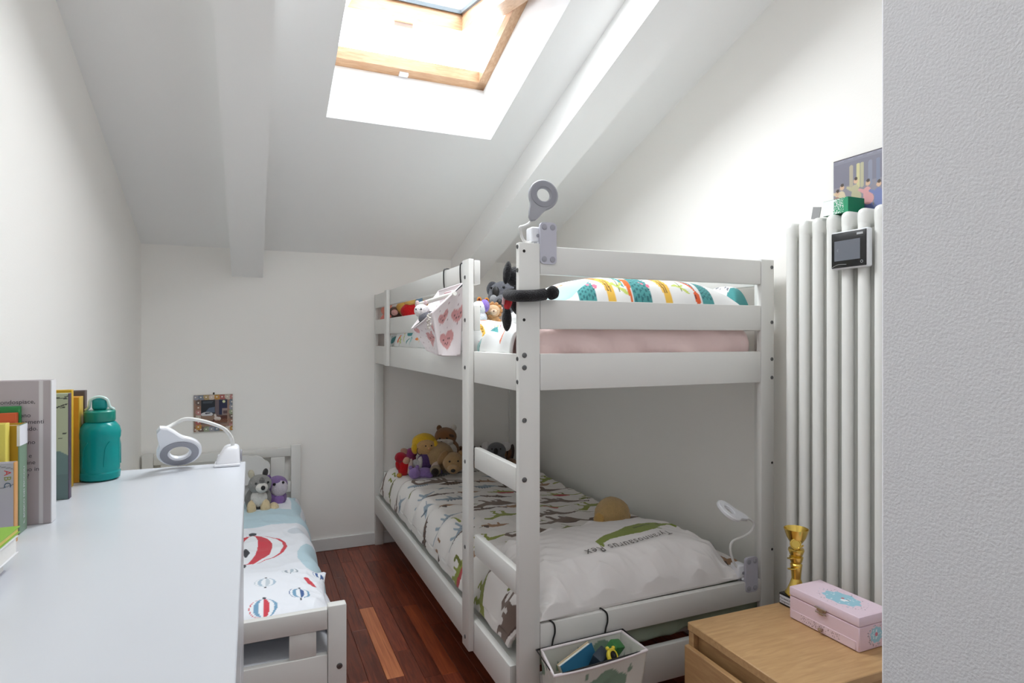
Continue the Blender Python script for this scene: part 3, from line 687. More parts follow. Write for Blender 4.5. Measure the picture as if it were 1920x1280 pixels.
# --- heap at the far end of the bottom bunk
t, m = toy('teddy_puppy', 'large tan plush puppy lying in the heap on the bottom bunk', (1.03, 3.47, BZ+.005), -.25, [
    ('head', (.07, -.10, .07), (.062, .07, .058), (.3, 0, 0), (180, 146, 102)), ('body', (-.02, .02, .085), (.10, .10, .09), (0, 0, 0), TANC),
    ('ear', (.01, -.085, .095), (.026, .022, .05), (.2, .5, 0), (164, 128, 86)), ('ear', (.13, -.075, .09), (.024, .022, .05), (.2, -.5, 0), (164, 128, 86)),
    ('paw', (-.035, -.115, .03), (.034, .045, .03), (0, 0, 0), (150, 134, 110)), ('muzzle', (.065, -.16, .045), (.035, .035, .028), (0, 0, 0), (186, 152, 110), 0),
    ('nose', (.062, -.193, .043), (.014, .01, .01), (0, 0, 0), nose_black, 0), ('sole', (-.037, -.152, .03), (.022, .012, .022), (0, 0, 0), (44, 38, 34), 4)]+eyes(-.163, .092, .03, .006)[:0]+
    [('eye', (.045, -.158, .088), .006, (0, 0, 0), black_bead, 0), ('eye', (.092, -.156, .088), .006, (0, 0, 0), black_bead, 0), ('paw', (.10, .0, .03), (.04, .05, .03), (0, 0, 0), TANC)])
t, m = toy('plush_cat', 'brown and white plush cat looking sideways at the top of the heap', (1.115, 3.60, BZ+.0), -.45, [
    ('body', (0, 0, .09), (.075, .07, .09), (0, 0, 0), (140, 98, 62)), ('head', (-.01, -.03, .19), (.068, .06, .058), (0, 0, 0), (134, 92, 56)),
    ('face_patch', (-.01, -.058, .165), (.052, .04, .035), (0, 0, 0), (214, 206, 196), 1), ('ear', (-.05, -.02, .24), (.017, .012, .02), (0, 0, 0), (110, 76, 48), 1), ('ear', (.04, -.02, .243), (.018, .012, .02), (0, 0, 0), (206, 198, 188), 1),
    ('stripe', (.02, -.062, .205), (.03, .02, .012), (0, .3, 0), (84, 58, 40), 1), ('bib', (.015, -.055, .11), (.05, .035, .05), (0, 0, 0), (210, 202, 192), 0), ('nose', (-.025, -.1, .168), (.008, .006, .006), (0, 0, 0), nose_black, 1),
    ('eye', (-.035, -.09, .188), .005, (0, 0, 0), black_bead, 1), ('eye', (.008, -.09, .19), .005, (0, 0, 0), black_bead, 1)])
yel = (226, 182, 40); skin = (206, 164, 110)
t, m = toy('rag_doll', 'yellow haired rag doll with a smiling face in a purple dress', (.935, 3.48, BZ+.0), -.15, [
    ('body', (0, -.02, .065), (.05, .04, .06), (0, 0, .0), (92, 66, 118)), ('head', (.005, .0, .155), (.062, .052, .056), (0, 0, 0), skin), ('hair', (.0, .018, .178), (.072, .052, .055), (0, 0, 0), yel, 1),
    ('arm', (.055, -.06, .045), (.024, .026, .045), (0, .5, 0), (204, 186, 176)), ('hand', (-.055, -.05, .07), (.026, .024, .024), (0, 0, 0), (206, 204, 204)), ('collar', (-.035, -.045, .06), (.018, .024, .05), (0, .2, 0), (214, 208, 206), 0),
    ('nose', (.02, -.055, .152), .0085, (0, 0, 0), (214, 160, 110), 1), ('hair_tuft', (-.055, .0, .15), (.022, .03, .035), (0, 0, 0), yel, 1), ('hair_tuft', (.06, .0, .16), (.02, .03, .035), (0, 0, 0), yel, 1),
    ('eye', (.002, -.049, .168), .0045, (0, 0, 0), black_bead, 1), ('eye', (.036, -.045, .168), .0045, (0, 0, 0), black_bead, 1)])
mouth = smooth_path([(-.03+.018*math.cos(a), -.047-.004*math.sin(-a), .142+.022*math.sin(a)) for a in np.linspace(PI*.75, PI*1.7, 7)], 3)
part('mouth', G().tube(mouth, .0018, 6), nose_black, m[1])
toy('spotted_doll', 'small pink and purple spotted doll behind the red hooded doll', (.865, 3.60, BZ), -.1, [('body', (0, 0, .06), (.05, .035, .06), (0, 0, 0), (170, 78, 124)), ('head', (.02, -.01, .105), (.035, .03, .03), (0, 0, 0), (150, 66, 120)), ('arm', (-.045, -.01, .075), (.016, .016, .035), (0, -.6, 0), (186, 110, 140)), ('cap', (-.02, -.005, .115), (.026, .024, .018), (0, .4, 0), (196, 150, 130), 1), ('leg', (.03, -.03, .03), (.018, .03, .018), (0, 0, 0), (150, 66, 120))])
t, m = toy('hooded_doll', 'little doll in a red hooded coat at the left of the heap', (.805, 3.44, BZ), -.1, [('coat', (0, 0, .055), (.036, .032, .056), (0, .15, 0), (196, 18, 26)), ('hood', (-.02, .0, .11), (.034, .03, .032), (0, 0, 0), (168, 22, 44)), ('trim', (.03, -.018, .06), (.014, .016, .045), (0, .2, 0), (212, 190, 180)), ('face', (.01, -.022, .095), (.022, .016, .02), (0, 0, 0), (208, 164, 136), 1), ('foot', (-.03, -.02, .014), (.016, .022, .013), (0, 0, 0), (206, 150, 60)), ('arm', (-.035, -.01, .065), (.014, .014, .03), (0, -.3, 0), (180, 20, 30))])
toy('lavender_bear', 'lavender plush bear lying face down in front of the rag doll', (.885, 3.375, BZ-.003), .1, [('body', (.02, 0, .03), (.05, .032, .03), (0, 0, 0), (150, 122, 184)), ('head', (-.04, -.01, .035), (.034, .03, .032), (0, 0, 0), (156, 126, 188)), ('arm', (.075, -.015, .03), (.04, .018, .017), (0, .2, 0), (150, 122, 184)), ('leg', (.04, -.03, .02), (.03, .018, .016), (0, 0, .3), (140, 112, 176)), ('ear', (-.06, .0, .066), .012, (0, 0, 0), (150, 122, 184), 1), ('ear', (-.02, .0, .066), .012, (0, 0, 0), (150, 122, 184), 1), ('paw', (.112, -.02, .03), (.012, .014, .014), (0, 0, 0), (92, 74, 130), 2)])
t, m = toy('plush_koala', 'grey plush koala with white ears leaning on a striped tiger', (1.385, 3.47, H-.80), -.35, [('body', (0, .02, .05), (.06, .05, .055), (0, 0, 0), (108, 108, 112)), ('head', (0, -.02, .115), (.058, .05, .052), (0, 0, 0), (104, 104, 108)), ('ear', (-.062, -.01, .14), (.028, .016, .03), (0, 0, 0), (206, 202, 200), 1), ('ear', (.062, -.01, .14), (.028, .016, .03), (0, 0, 0), (206, 202, 200), 1), ('nose', (-.005, -.07, .12), (.014, .012, .02), (0, 0, 0), nose_black, 1), ('chin', (-.003, -.066, .09), (.012, .01, .008), (0, 0, 0), (210, 204, 200), 1), ('eye', (-.028, -.062, .133), .005, (0, 0, 0), black_bead, 1), ('eye', (.024, -.063, .133), .005, (0, 0, 0), black_bead, 1), ('arm', (.04, -.03, .03), (.02, .035, .02), (0, 0, 0), (108, 108, 112))])
sp = [('body', (0, 0, .065), (.15, .06, .062), (0, 0, 0), (136, 96, 68)), ('head', (-.17, -.02, .075), (.055, .05, .05), (0, 0, 0), (140, 98, 68)), ('paw', (.12, -.06, .025), (.03, .05, .024), (0, 0, 0), (150, 118, 92)), ('paw', (-.12, -.07, .025), (.03, .05, .024), (0, 0, 0), (150, 106, 72)), ('ear', (-.2, -.01, .12), .016, (0, 0, 0), (120, 82, 56), 1), ('ear', (-.14, -.01, .122), .016, (0, 0, 0), (120, 82, 56), 1), ('muzzle', (-.175, -.065, .062), (.026, .02, .02), (0, 0, 0), (206, 190, 170), 1), ('eye', (-.19, -.062, .09), .005, (0, 0, 0), black_bead, 1), ('eye', (-.155, -.064, .09), .005, (0, 0, 0), black_bead, 1)]
for k in range(7): sp.append(('stripe', (-.12+k*.042, 0, .067), (.006, .0612, .0636), (0, .2, 0), (70, 50, 40), 0))
toy('plush_tiger', 'brown striped plush tiger lying along the end wall of the bottom bunk', (1.41, 3.62, H-.81), -.12, sp)
t, m = toy('plush_chick', 'yellow ball shaped plush toy behind the dinosaur pillow', (1.42, 2.22, H-.822), .2, [('body', (0, 0, .072), (.078, .07, .072), (0, 0, 0), (200, 168, 116)), ('foot', (-.05, -.05, .018), (.024, .03, .018), (0, 0, 0), (196, 156, 92)), ('foot', (.04, -.055, .018), (.024, .03, .018), (0, 0, 0), (196, 156, 92)), ('wing', (-.076, 0, .06), (.014, .03, .03), (0, .2, 0), (202, 162, 96)), ('wing', (.076, 0, .06), (.014, .03, .03), (0, -.2, 0), (202, 162, 96))])
# --- top bunk, seen through the ladder gap
TZ = H+.055
dg = (92, 92, 98)
t, m = toy('large_koala', 'large dark grey plush koala sitting at the wall side of the top bunk', (1.055, 2.52, TZ), -1.0, [('body', (0, 0, .05), (.075, .06, .07), (0, 0, 0), (98, 98, 104)), ('head', (0, -.02, .135), (.075, .064, .068), (0, 0, 0), dg), ('ear', (.078, .0, .17), (.03, .02, .036), (0, 0, 0), (60, 60, 66), 1), ('ear', (-.078, .0, .17), (.03, .02, .036), (0, 0, 0), (60, 60, 66), 1), ('nose', (0, -.083, .15), (.018, .012, .024), (0, 0, 0), nose_black, 1), ('chin', (0, -.08, .113), (.02, .012, .012), (0, 0, 0), (206, 176, 176), 1), ('eye', (.034, -.07, .17), .006, (0, 0, 0), black_bead, 1), ('eye', (-.034, -.07, .17), .006, (0, 0, 0), black_bead, 1), ('scarf', (0, -.01, .085), (.058, .056, .016), (0, 0, 0), (150, 150, 152))])
t, m = toy('small_koala', 'smaller grey plush koala with a white belly in front of the large koala', (.968, 2.31, TZ-.018), -.75, [('body', (0, 0, .045), (.055, .045, .05), (0, 0, 0), (104, 104, 108)), ('belly', (.01, -.025, .04), (.04, .03, .036), (0, 0, 0), (226, 224, 222), 0), ('head', (-.01, -.01, .10), (.05, .044, .044), (0, 0, 0), (98, 98, 102)), ('nose', (-.012, -.053, .108), (.013, .01, .017), (0, 0, 0), nose_black, 2), ('chin', (-.01, -.051, .085), (.013, .009, .009), (0, 0, 0), (210, 184, 180), 2), ('ear', (.045, 0, .125), (.018, .013, .02), (0, 0, 0), (150, 150, 152), 2), ('ear', (-.058, 0, .125), (.018, .013, .02), (0, 0, 0), (150, 150, 152), 2), ('foot', (-.04, -.04, .012), (.018, .03, .014), (0, 0, 0), (98, 98, 102))])
lb = (196, 144, 92)
sp = [('body', (0, 0, .035), (.035, .03, .038), (0, 0, 0), (206, 160, 110)), ('head', (0, -.01, .088), (.034, .03, .032), (0, 0, 0), (214, 176, 136)), ('muzzle', (.004, -.036, .082), (.018, .012, .015), (0, 0, 0), (226, 196, 166), 1), ('nose', (.004, -.048, .086), .004, (0, 0, 0), (120, 80, 60), 1)]
for k in range(11):
    a = 2*PI*k/11; sp.append(('curl', (.036*math.cos(a), .002, .09+.034*math.sin(a)), .0125, (0, 0, 0), (188, 134, 82), 1))
for k in range(6): sp.append(('curl', (random.uniform(-.03, .03), -.025, random.uniform(.01, .06)), .012, (0, 0, 0), (190, 138, 86), 0))
toy('plush_lion', 'small curly brown plush lion beside the koalas on the top bunk', (.893, 2.27, TZ-.015), -.4, sp, s=.8)
toy('plush_giraffe', 'mustard plush giraffe with orange horns behind the ladder post', (.90, 2.40, TZ-.012), -.35, [('body', (-.01, 0, .04), (.042, .036, .042), (0, 0, 0), (196, 148, 62)), ('head', (-.008, -.01, .10), (.030, .030, .03), (0, 0, 0), (206, 154, 66)), ('horn', (-.022, -.015, .145), (.013, .008, .016), (0, 0, 0), (214, 132, 36), 1), ('horn', (.016, -.015, .142), (.013, .008, .016), (0, 0, 0), (214, 132, 36), 1), ('horn_tip', (-.022, -.023, .147), (.006, .004, .008), (0, 0, 0), (110, 40, 24), 2), ('horn_tip', (.016, -.023, .144), (.006, .004, .008), (0, 0, 0), (110, 40, 24), 3), ('belly', (-.012, -.03, .03), (.028, .012, .026), (0, 0, 0), (206, 168, 60), 0)], s=.82)
toy('round_doll', 'small white and violet doll half hidden behind the ladder post', (.823, 2.24, TZ-.005), -.4, [('body', (0, 0, .03), (.03, .026, .032), (0, 0, 0), (232, 230, 236)), ('head', (.0, -.005, .072), (.03, .026, .026), (0, 0, 0), (236, 234, 238)), ('hair', (.02, .002, .078), (.02, .026, .026), (0, 0, 0), (140, 112, 190), 1), ('eye', (.004, -.03, .074), .003, (0, 0, 0), black_bead, 1)])
# --- seen between the guard boards at the far end
toy('yellow_duck', 'orange yellow plush duck lying on the top bunk behind a red doll', (.915, 3.46, TZ+.05), -.1, [('body', (-.02, 0, .06), (.13, .06, .066), (0, .15, 0), (228, 176, 84)), ('beak', (.095, -.03, .062), (.03, .025, .014), (0, 0, .2), (226, 146, 60)), ('head', (.075, -.01, .09), (.045, .04, .042), (0, 0, 0), (230, 180, 90)), ('eye', (.085, -.046, .10), .004, (0, 0, 0), black_bead, 2)])
toy('red_coat_doll', 'doll in a red coat and blue scarf against the top guard board', (.803, 3.28, TZ+.045), -.15, [('coat', (0, 0, .05), (.055, .03, .045), (0, 0, 0), (198, 24, 28)), ('head', (-.005, -.005, .11), (.034, .028, .032), (0, 0, 0), (232, 188, 106)), ('scarf', (.045, -.01, .105), (.02, .02, .03), (0, .3, 0), (112, 144, 168)), ('sleeve', (.06, -.005, .06), (.022, .018, .024), (0, 0, 0), (234, 190, 130)), ('hat', (.02, .0, .135), (.016, .016, .012), (0, 0, 0), (58, 56, 70), 1)])
toy('pink_monkey', 'pink and brown plush monkey beside the guard cleat of the top bunk', (.785, 3.50, TZ-.015), -.2, [('body', (0, 0, .06), (.05, .03, .05), (0, 0, 0), (96, 68, 60)), ('head', (-.02, -.01, .115), (.032, .028, .03), (0, 0, 0), (104, 76, 66)), ('muzzle', (-.022, -.034, .11), (.02, .012, .018), (0, 0, 0), (232, 178, 172), 1), ('arm', (.035, -.02, .085), (.014, .014, .045), (0, .7, 0), (216, 160, 150)), ('paw', (-.04, -.02, .045), (.02, .014, .022), (0, 0, 0), (232, 184, 178)), ('ear', (-.052, 0, .125), .011, (0, 0, 0), (226, 170, 164), 1), ('ear', (.012, 0, .13), .011, (0, 0, 0), (226, 170, 164), 1)])
toy('coral_bunny', 'coral pink plush bunny pressed into the far corner of the top bunk', (.757, 3.68, H+.037), -.15, [('body', (.0, .0, .06), (.045, .05, .06), (0, 0, 0), (226, 136, 124)), ('head', (.0, -.01, .135), (.038, .036, .035), (0, 0, 0), (230, 150, 130)), ('muzzle', (.004, -.042, .125), (.022, .012, .018), (0, 0, 0), (240, 200, 168), 1), ('ear', (-.02, .005, .18), (.012, .009, .032), (0, -.2, 0), (220, 118, 112), 1), ('ear', (.022, .005, .18), (.012, .009, .032), (0, .2, 0), (220, 118, 112), 1), ('paw', (.012, -.05, .06), (.022, .014, .02), (0, 0, 0), (196, 120, 70)), ('paw', (-.016, -.052, .03), (.02, .014, .018), (0, 0, 0), (238, 176, 146)), ('eye', (.016, -.042, .142), .003, (0, 0, 0), black_bead, 1)])
# --- long armed black toy hugging the near post
t = thing('hugging_monkey', 'black long armed plush with a red bandana hugging the near bunk post', 'soft toy', (.70, 1.66, H+.0))
bk = (38, 37, 40)
bd = part('body', G().ball((.738, 1.663, H+.115), (.03, .026, .045), (0, 0, 0), 3, .02), fuzzy(bk), t)
hd = part('head', G().ball((.728, 1.668, H+.185), (.032, .03, .03), (0, 0, 0), 3, .02), fuzzy(bk), t)
part('ear', G().ball((.695, 1.655, H+.195), (.012, .014, .034), (0, .15, 0), 3, .03), fuzzy(bk), hd)
part('arm', G().tube(smooth_path([(.712, 1.655, H+.135), (.688, 1.63, H+.128), (.686, 1.585, H+.122), (.70, 1.558, H+.120), (.74, 1.557, H+.122), (.772, 1.557, H+.127)], 5), [.0145]*4+[.0168]*22, 12), fuzzy(bk), t)
part('paw', G().ball((.793, 1.553, H+.131), (.020, .0185, .020), (0, .3, 0), 3, .03), fuzzy((28, 27, 29)), t)
part('leg', G().tube(smooth_path([(.722, 1.66, H+.085), (.692, 1.655, H+.07), (.684, 1.645, H+.05), (.684, 1.64, H+.025)], 5), [.013, .014, .015, .016]*4, 10) if False else G().ball((.690, 1.645, H+.058), (.014, .016, .036), (0, 0, 0), 3, .02), fuzzy(bk), t)
part('bandana', G().ball((.693, 1.643, H+.108), (.011, .018, .026), (0, .2, 0), 3), mat('bandana_red', (190, 44, 52), .85, .3, 300), t)
part('bandana_edge', G().tube(smooth_path([(.676, 1.64, H+.10), (.678, 1.635, H+.12), (.688, 1.628, H+.14)], 4), .0045, 6), mat('bandana_pale', (222, 176, 180), .85), t)
# --- toys at the far end of the low child bed
KZ = H-.905
hg = (150, 148, 144)
t, m = toy('plush_husky', 'grey and white plush husky sitting at the far end of the low child bed', (.035, 3.40, KZ), .05, [('body', (0, .03, .07), (.065, .06, .075), (0, 0, 0), (140, 138, 134)), ('head', (.005, -.02, .158), (.056, .05, .05), (0, 0, 0), hg), ('bib', (.0, -.03, .09), (.04, .03, .045), (0, 0, 0), (222, 218, 212), 0), ('muzzle', (.012, -.062, .148), (.03, .028, .026), (0, 0, 0), (226, 222, 216), 1), ('nose', (.016, -.09, .152), (.011, .009, .012), (0, 0, 0), nose_black, 3), ('leg', (-.035, -.04, .04), (.022, .025, .045), (0, 0, 0), (222, 200, 160)), ('leg', (.03, -.045, .04), (.024, .028, .045), (0, 0, 0), (222, 200, 160)), ('paw', (.072, -.02, .03), (.025, .04, .026), (0, 0, 0), (226, 206, 168)), ('ear', (-.035, -.01, .21), (.016, .012, .024), (0, -.2, 0), (196, 190, 170), 1), ('ear', (.032, -.01, .212), (.014, .012, .022), (0, .2, 0), (60, 58, 58), 1), ('brow', (.012, -.058, .178), (.014, .016, .022), (0, 0, 0), (112, 110, 108), 1), ('eye', (-.016, -.066, .172), .0055, (0, 0, 0), black_bead, 1), ('eye', (.042, -.06, .172), .0055, (0, 0, 0), black_bead, 1)])
t, m = toy('purple_owl', 'purple and pale lilac plush owl beside the husky on the low child bed', (.122, 3.50, KZ), .1, [('body', (0, 0, .05), (.055, .045, .052), (0, 0, 0), (122, 92, 150)), ('head', (.005, -.005, .12), (.054, .045, .05), (0, 0, 0), (136, 110, 160)), ('face_patch', (.012, -.028, .108), (.044, .028, .046), (0, 0, 0), (214, 206, 216), 1), ('eye', (-.015, -.053, .135), .008, (0, 0, 0), black_bead, 1), ('eye', (.03, -.05, .14), .007, (0, 0, 0), black_bead, 1), ('belly', (.008, -.03, .045), (.03, .02, .03), (0, 0, 0), (146, 112, 176), 0), ('ear', (-.035, .0, .162), (.012, .01, .016), (0, -.4, 0), (112, 84, 140), 1)])
toy('yellow_chick', 'bright yellow plush chick by the left bed post, beyond the white cabinet', (-.43, 3.60, KZ), 0, [('body', (0, 0, .09), (.055, .05, .09), (0, 0, 0), (236, 200, 50)), ('head', (.01, -.01, .20), (.042, .038, .038), (0, 0, 0), (240, 206, 56)), ('beak', (.05, -.03, .195), (.02, .015, .01), (0, 0, 0), (226, 140, 50), 1), ('eye', (.02, -.045, .21), .005, (0, 0, 0), black_bead, 1)])

# ================================================================== clip-on ring lamps
def ring_lamp(label, base, neck, head_c, tail, nrm, clip, face=None, r0=.044, front=True, head_m=None):
    t = thing('clip_lamp', label, 'lamp', base)
    clip(t)
    part('gooseneck', G().tube(smooth_path(neck, 7), .0042, 8), mat('lamp_neck_white', (226, 226, 224), .5), t)
    a = Vector(tail); n = Vector(nrm).normalized(); a = (a-n*a.dot(n)).normalized(); b = n.cross(a)
    M = Matrix(((a.x, b.x, n.x, head_c[0]), (a.y, b.y, n.y, head_c[1]), (a.z, b.z, n.z, head_c[2]), (0, 0, 0, 1)))
    N = 48; g = G(); vs = []
    def R(ph): return r0*(1+.95*math.exp(-(ph/.30)**2)+.10*math.exp(-(ph/.75)**2))
    prof = [(0, -.0045), (.0022, -.006), (1, -.006), (1, .006), (.0022, .006), (0, .0045)]
    rings = []
    for rr, zz, k in ((-.0, -.0035, 1), (-.0025, -.006, 1), (.003, -.006, 0), (0, -.0035, 0), (0, .0035, 0), (.003, .006, 0), (-.0025, .006, 1), (0, .0035, 1)):
        rings.append([M @ Vector((((R(p) if k else .0195)+rr)*math.cos(p), ((R(p) if k else .0195)+rr)*math.sin(p), zz)) for p in [(2*PI*i/N+PI) % (2*PI)-PI for i in range(N)]])
    vs = [v for r_ in rings for v in r_]; fs = []
    for i in range(8):
        j = (i+1) % 8
        for k in range(N): fs.append((i*N+k, i*N+(k+1) % N, j*N+(k+1) % N, j*N+k))
    hd = part('lamp_head', g.add(vs, fs), head_m or plastic_white, t)
    g = G(); vs = []
    for zz in (.0058, .0075):
        for rad in (.0235, r0-.006): vs += [M @ Vector((rad*math.cos(2*PI*k/40), rad*math.sin(2*PI*k/40), zz)) for k in range(40)]
    fs = []
    for i, j in ((0, 1), (1, 3), (3, 2), (2, 0)):
        for k in range(40): fs.append((i*40+k, i*40+(k+1) % 40, j*40+(k+1) % 40, j*40+k))
    part('diffuser', g.add(vs, fs), face or plastic_grey, hd, label='matt grey light ring')
    return t
def paddle_clip(x0, x1, z0, z1_, yf, rail_y):
    def make(t):
        xc = (x0+x1)/2; r = .012; pts = []
        for cx, cz, a0 in ((x1-r, z1_-r, 0), (x0+r, z1_-r, 90), (x0+r, z0+r, 180), (x1-r, z0+r, 270)):
            for k in range(6): a = math.radians(a0+18*k); pts.append((cx+r*math.cos(a), cz+r*math.sin(a)))
        M = Matrix.Translation((0, yf, 0)) @ Matrix.Rotation(PI/2, 4, 'X')
        pd = part('clip_paddle', G().prism(pts, M @ Matrix.Translation((0, 0, -.009)), .009), mat('paddle_lilac_grey', (186, 185, 196), .5), t)
        for px_ in (x0+.013, x1-.013):
            for pz_ in (z0+.014, z1_-.014):
                part('pad', G().lathe([(.0085, 0), (.0085, .0012), (.006, .002), (0, .002)], (px_, yf, pz_), 16, Matrix.Rotation(PI/2, 4, 'X')), pad_grey, pd)
        bt = part('battery_box', G().box(x0-.022, x0+.016, yf+.010, yf+.052, H_top+.012, H_top+.056, .006, 3), plastic_white, t)
        part('hinge', G().box(x0-.004, x0+.02, yf+.0095, yf+.03, H_top+.0025, H_top+.013, .002, 1), plastic_white, t)
        part('rear_jaw', G().box(x0-.005, x1-.012, rail_y, rail_y+.008, H_top-.03, H_top+.05, .003, 2), plastic_white, t)
        part('button', G().lathe([(.005, 0), (.005, .002), (0, .002)], (x0-.003, yf+.0095, H_top+.03), 12, Matrix.Rotation(PI/2, 4, 'X')), plastic_grey, bt)
    return make
H_top = H+.268
ring_lamp('white ring lamp standing upright, clipped to the top bunk end board', (.79, 1.59, H+.268),
    [(.752, 1.60, H+.283), (.735, 1.595, H+.277), (.718, 1.59, H+.283), (.708, 1.585, H+.302), (.703, 1.58, H+.316), (.716, 1.58, H+.321), (.733, 1.58, H+.331), (.742, 1.58, H+.349)],
    (.776, 1.578, H+.415), (-.46, 0, -.89), (-.15, -.97, .12), paddle_clip(.766, .819, H+.216, H+.337, 1.5775, 1.604), mat('lamp_face_grey', (140, 140, 147), .6), head_m=mat('lamp_shell_shaded', (152, 152, 158), .5))  # white shell coloured grey: the shade on its underside is painted in
H_top = H-.826
ring_lamp('white ring lamp on a curled neck, clipped to the bottom bunk end board', (1.56, 1.59, H-.826),
    [(1.527, 1.598, H-.785), (1.505, 1.60, H-.755), (1.492, 1.60, H-.712), (1.503, 1.598, H-.686), (1.54, 1.59, H-.674), (1.568, 1.585, H-.658), (1.577, 1.58, H-.634), (1.562, 1.58, H-.616), (1.537, 1.58, H-.606)],
    (1.466, 1.58, H-.575), (.9, .0, -.42), (.33, -.50, .80), paddle_clip(1.54, 1.593, H-.862, H-.744, 1.5775, 1.604), plastic_white, head_m=plastic_white)
def desk_clip(t):
    M = Matrix.Translation((0, 0, 0)); z = H-.29
    g = G(); a = [(-.078, 1.515, z+.0006), (-.022, 1.515, z+.0006), (-.022, 1.592, z+.0006), (-.078, 1.592, z+.0006)]
    b = [(-.056, 1.535, z+.042), (-.026, 1.535, z+.042), (-.026, 1.585, z+.042), (-.056, 1.585, z+.042)]
    bm = bmesh.new(); q = G().quadhex(a, b); vs = [bm.verts.new(v) for v in q.v]
    for f in q.f: bm.faces.new([vs[i] for i in f])
    bmesh.ops.bevel(bm, geom=bm.edges[:], offset=.009, segments=4, affect='EDGES', profile=.5)
    bd = part('clip_body', G().bm(bm), plastic_white, t)
    part('foot_pad', G().box(-.077, -.023, 1.512, 1.566, z+.0005, z+.006, .002, 2), plastic_white, bd)
    part('spring', G().tube([(-.0215, 1.555+.010*math.cos(a_), z+.018+.012*math.sin(a_)) for a_ in np.linspace(0, 2*PI, 20)[:-1]], .002, 6, closed=True), plastic_grey, bd)
    part('lower_jaw', G().box(-.072, -.028, 1.568, 1.576, z-.05, z+.02, .003, 2), plastic_white, t)
ring_lamp('white ring lamp bending forward, clipped to the far edge of the white cabinet', (-.05, 1.55, H-.29),
    [(-.040, 1.555, H-.252), (-.041, 1.548, H-.232), (-.054, 1.538, H-.209), (-.078, 1.533, H-.194), (-.108, 1.53, H-.183), (-.135, 1.53, H-.179), (-.155, 1.53, H-.188), (-.168, 1.515, H-.194), (-.177, 1.485, H-.193)],
    (-.146, 1.53, H-.250), (-.35, -.60, .72), (.10, -.75, -.62), desk_clip, plastic_grey)

# ================================================================== hanging fabric baskets
def tray(t, A, Bq, name_col, shapes_front, m, base, seed, sag=.01):
    """open fabric tray: A = rim corners (back left, back right, front right, front left), Bq = bottom corners"""
    nm = ['back_panel', 'side_panel', 'front_panel', 'side_panel']; outp = []
    for i in range(4):
        j = (i+1) % 4; a, b, c, d = (Vector(v) for v in (A[i], A[j], Bq[j], Bq[i])); n, k = 60, 44
        s, q = np.meshgrid(np.linspace(0, 1, n), np.linspace(0, 1, k), indexing='ij')
        P = ((1-s)*(1-q))[..., None]*np.array(a)+(s*(1-q))[..., None]*np.array(b)+(s*q)[..., None]*np.array(c)+((1-s)*q)[..., None]*np.array(d)
        nv = np.array((b-a).cross(d-a).normalized())
        bow = np.sin(PI*s)*np.sin(PI*np.clip(q*.9+.05, 0, 1))*sag*(0 if i == 0 else 1)
        P = P-bow[..., None]*nv+(waves(s, q, 4, .5, .003, seed+i)*np.sin(PI*s)*np.sin(PI*q))[..., None]*nv
        P[..., 2] -= (.006*np.sin(PI*s)*(1-q)) if i == 2 else 0
        w_ = (b-a).length; h_ = (d-a).length; ST = np.stack([s*w_, -q*h_], -1)
        sh = shapes_front if i == 2 else (name_col if i in (1, 3) else name_col)
        outp.append(cloth(nm[i], P, ST, base, sh, m, t, thick=.004))
    s, q = np.meshgrid(np.linspace(0, 1, 20), np.linspace(0, 1, 20), indexing='ij'); a, b, c, d = (np.array(v) for v in Bq)
    P = ((1-s)*(1-q))[..., None]*a+(s*(1-q))[..., None]*b+(s*q)[..., None]*c+((1-s)*q)[..., None]*d; P[..., 2] -= .012*np.sin(PI*s)*np.sin(PI*q)
    cloth('bottom_panel', P, np.stack([s, q], -1), base, [], m, t, thick=.004)
    part('rim', G().tube(sum([[tuple(Vector(A[i]).lerp(Vector(A[(i+1) % 4]), k/8)-Vector((0, 0, (.006 if i == 2 else .0)*math.sin(PI*k/8)))) for k in range(8)] for i in range(4)], []), .004, 8, closed=True), mat('rim_cotton', base, .9, .4, 300), t)
    return outp
# pink one on the side guard board
PKH = (214, 158, 158); INKP = (72, 60, 66)
def heart(cx, cy, s=1, face=True):
    q = [(.0125*k_[0]*s, .0125*k_[1]*s) for k_ in ((0, -3.0), (1.5, -1.8), (2.6, -.4), (2.9, .9), (2.3, 1.9), (1.3, 2.1), (.5, 1.7), (0, 1.0), (-.5, 1.7), (-1.3, 2.1), (-2.3, 1.9), (-2.9, .9), (-2.6, -.4), (-1.5, -1.8))]
    out = [p_(PKH, q)]
    if face:
        for sx in (-1, 1): out.append(s_(INKP, ((sx*.014-.006)*s, .003*s, .0016), (sx*.014*s, -.002*s, .0016), ((sx*.014+.006)*s, .003*s, .0016)))
        out.append(s_(INKP, (-.010*s, -.012*s, .0016), (0, -.018*s, .0016), (.010*s, -.012*s, .0016))); out.append(s_((232, 186, 184), (-.022*s, -.008*s, .004)))
    return xf(out, cx, cy)
ub = thing('hanging_basket', 'pink heart print fabric basket on black wire hooks over the top guard board', 'basket', (.66, 2.19, H+.07))
A = [(.692, 2.352, H+.190), (.692, 2.045, H+.196), (.575, 2.035, H+.090), (.575, 2.325, H+.038)]
Bq = [(.682, 2.245, H-.036), (.684, 2.060, H-.060), (.603, 2.060, H-.058), (.606, 2.225, H-.044)]
dotsP = [s_((176, 150, 156), (.02+.05*(k % 6), -.03-.035*(k//6), .003)) for k in range(24)]
tray(ub, A, Bq, heart(.085, -.185, 1.3)+heart(.10, -.075, .9)+heart(.02, -.10, .9)+dotsP, heart(.165, -.08, 1.3)+heart(.06, -.055, .9)+heart(.255, -.02, .6, False)+dotsP, painted('heart_cotton'), (238, 230, 232), 31, .026)
wm = wire_black; r_w = .0026
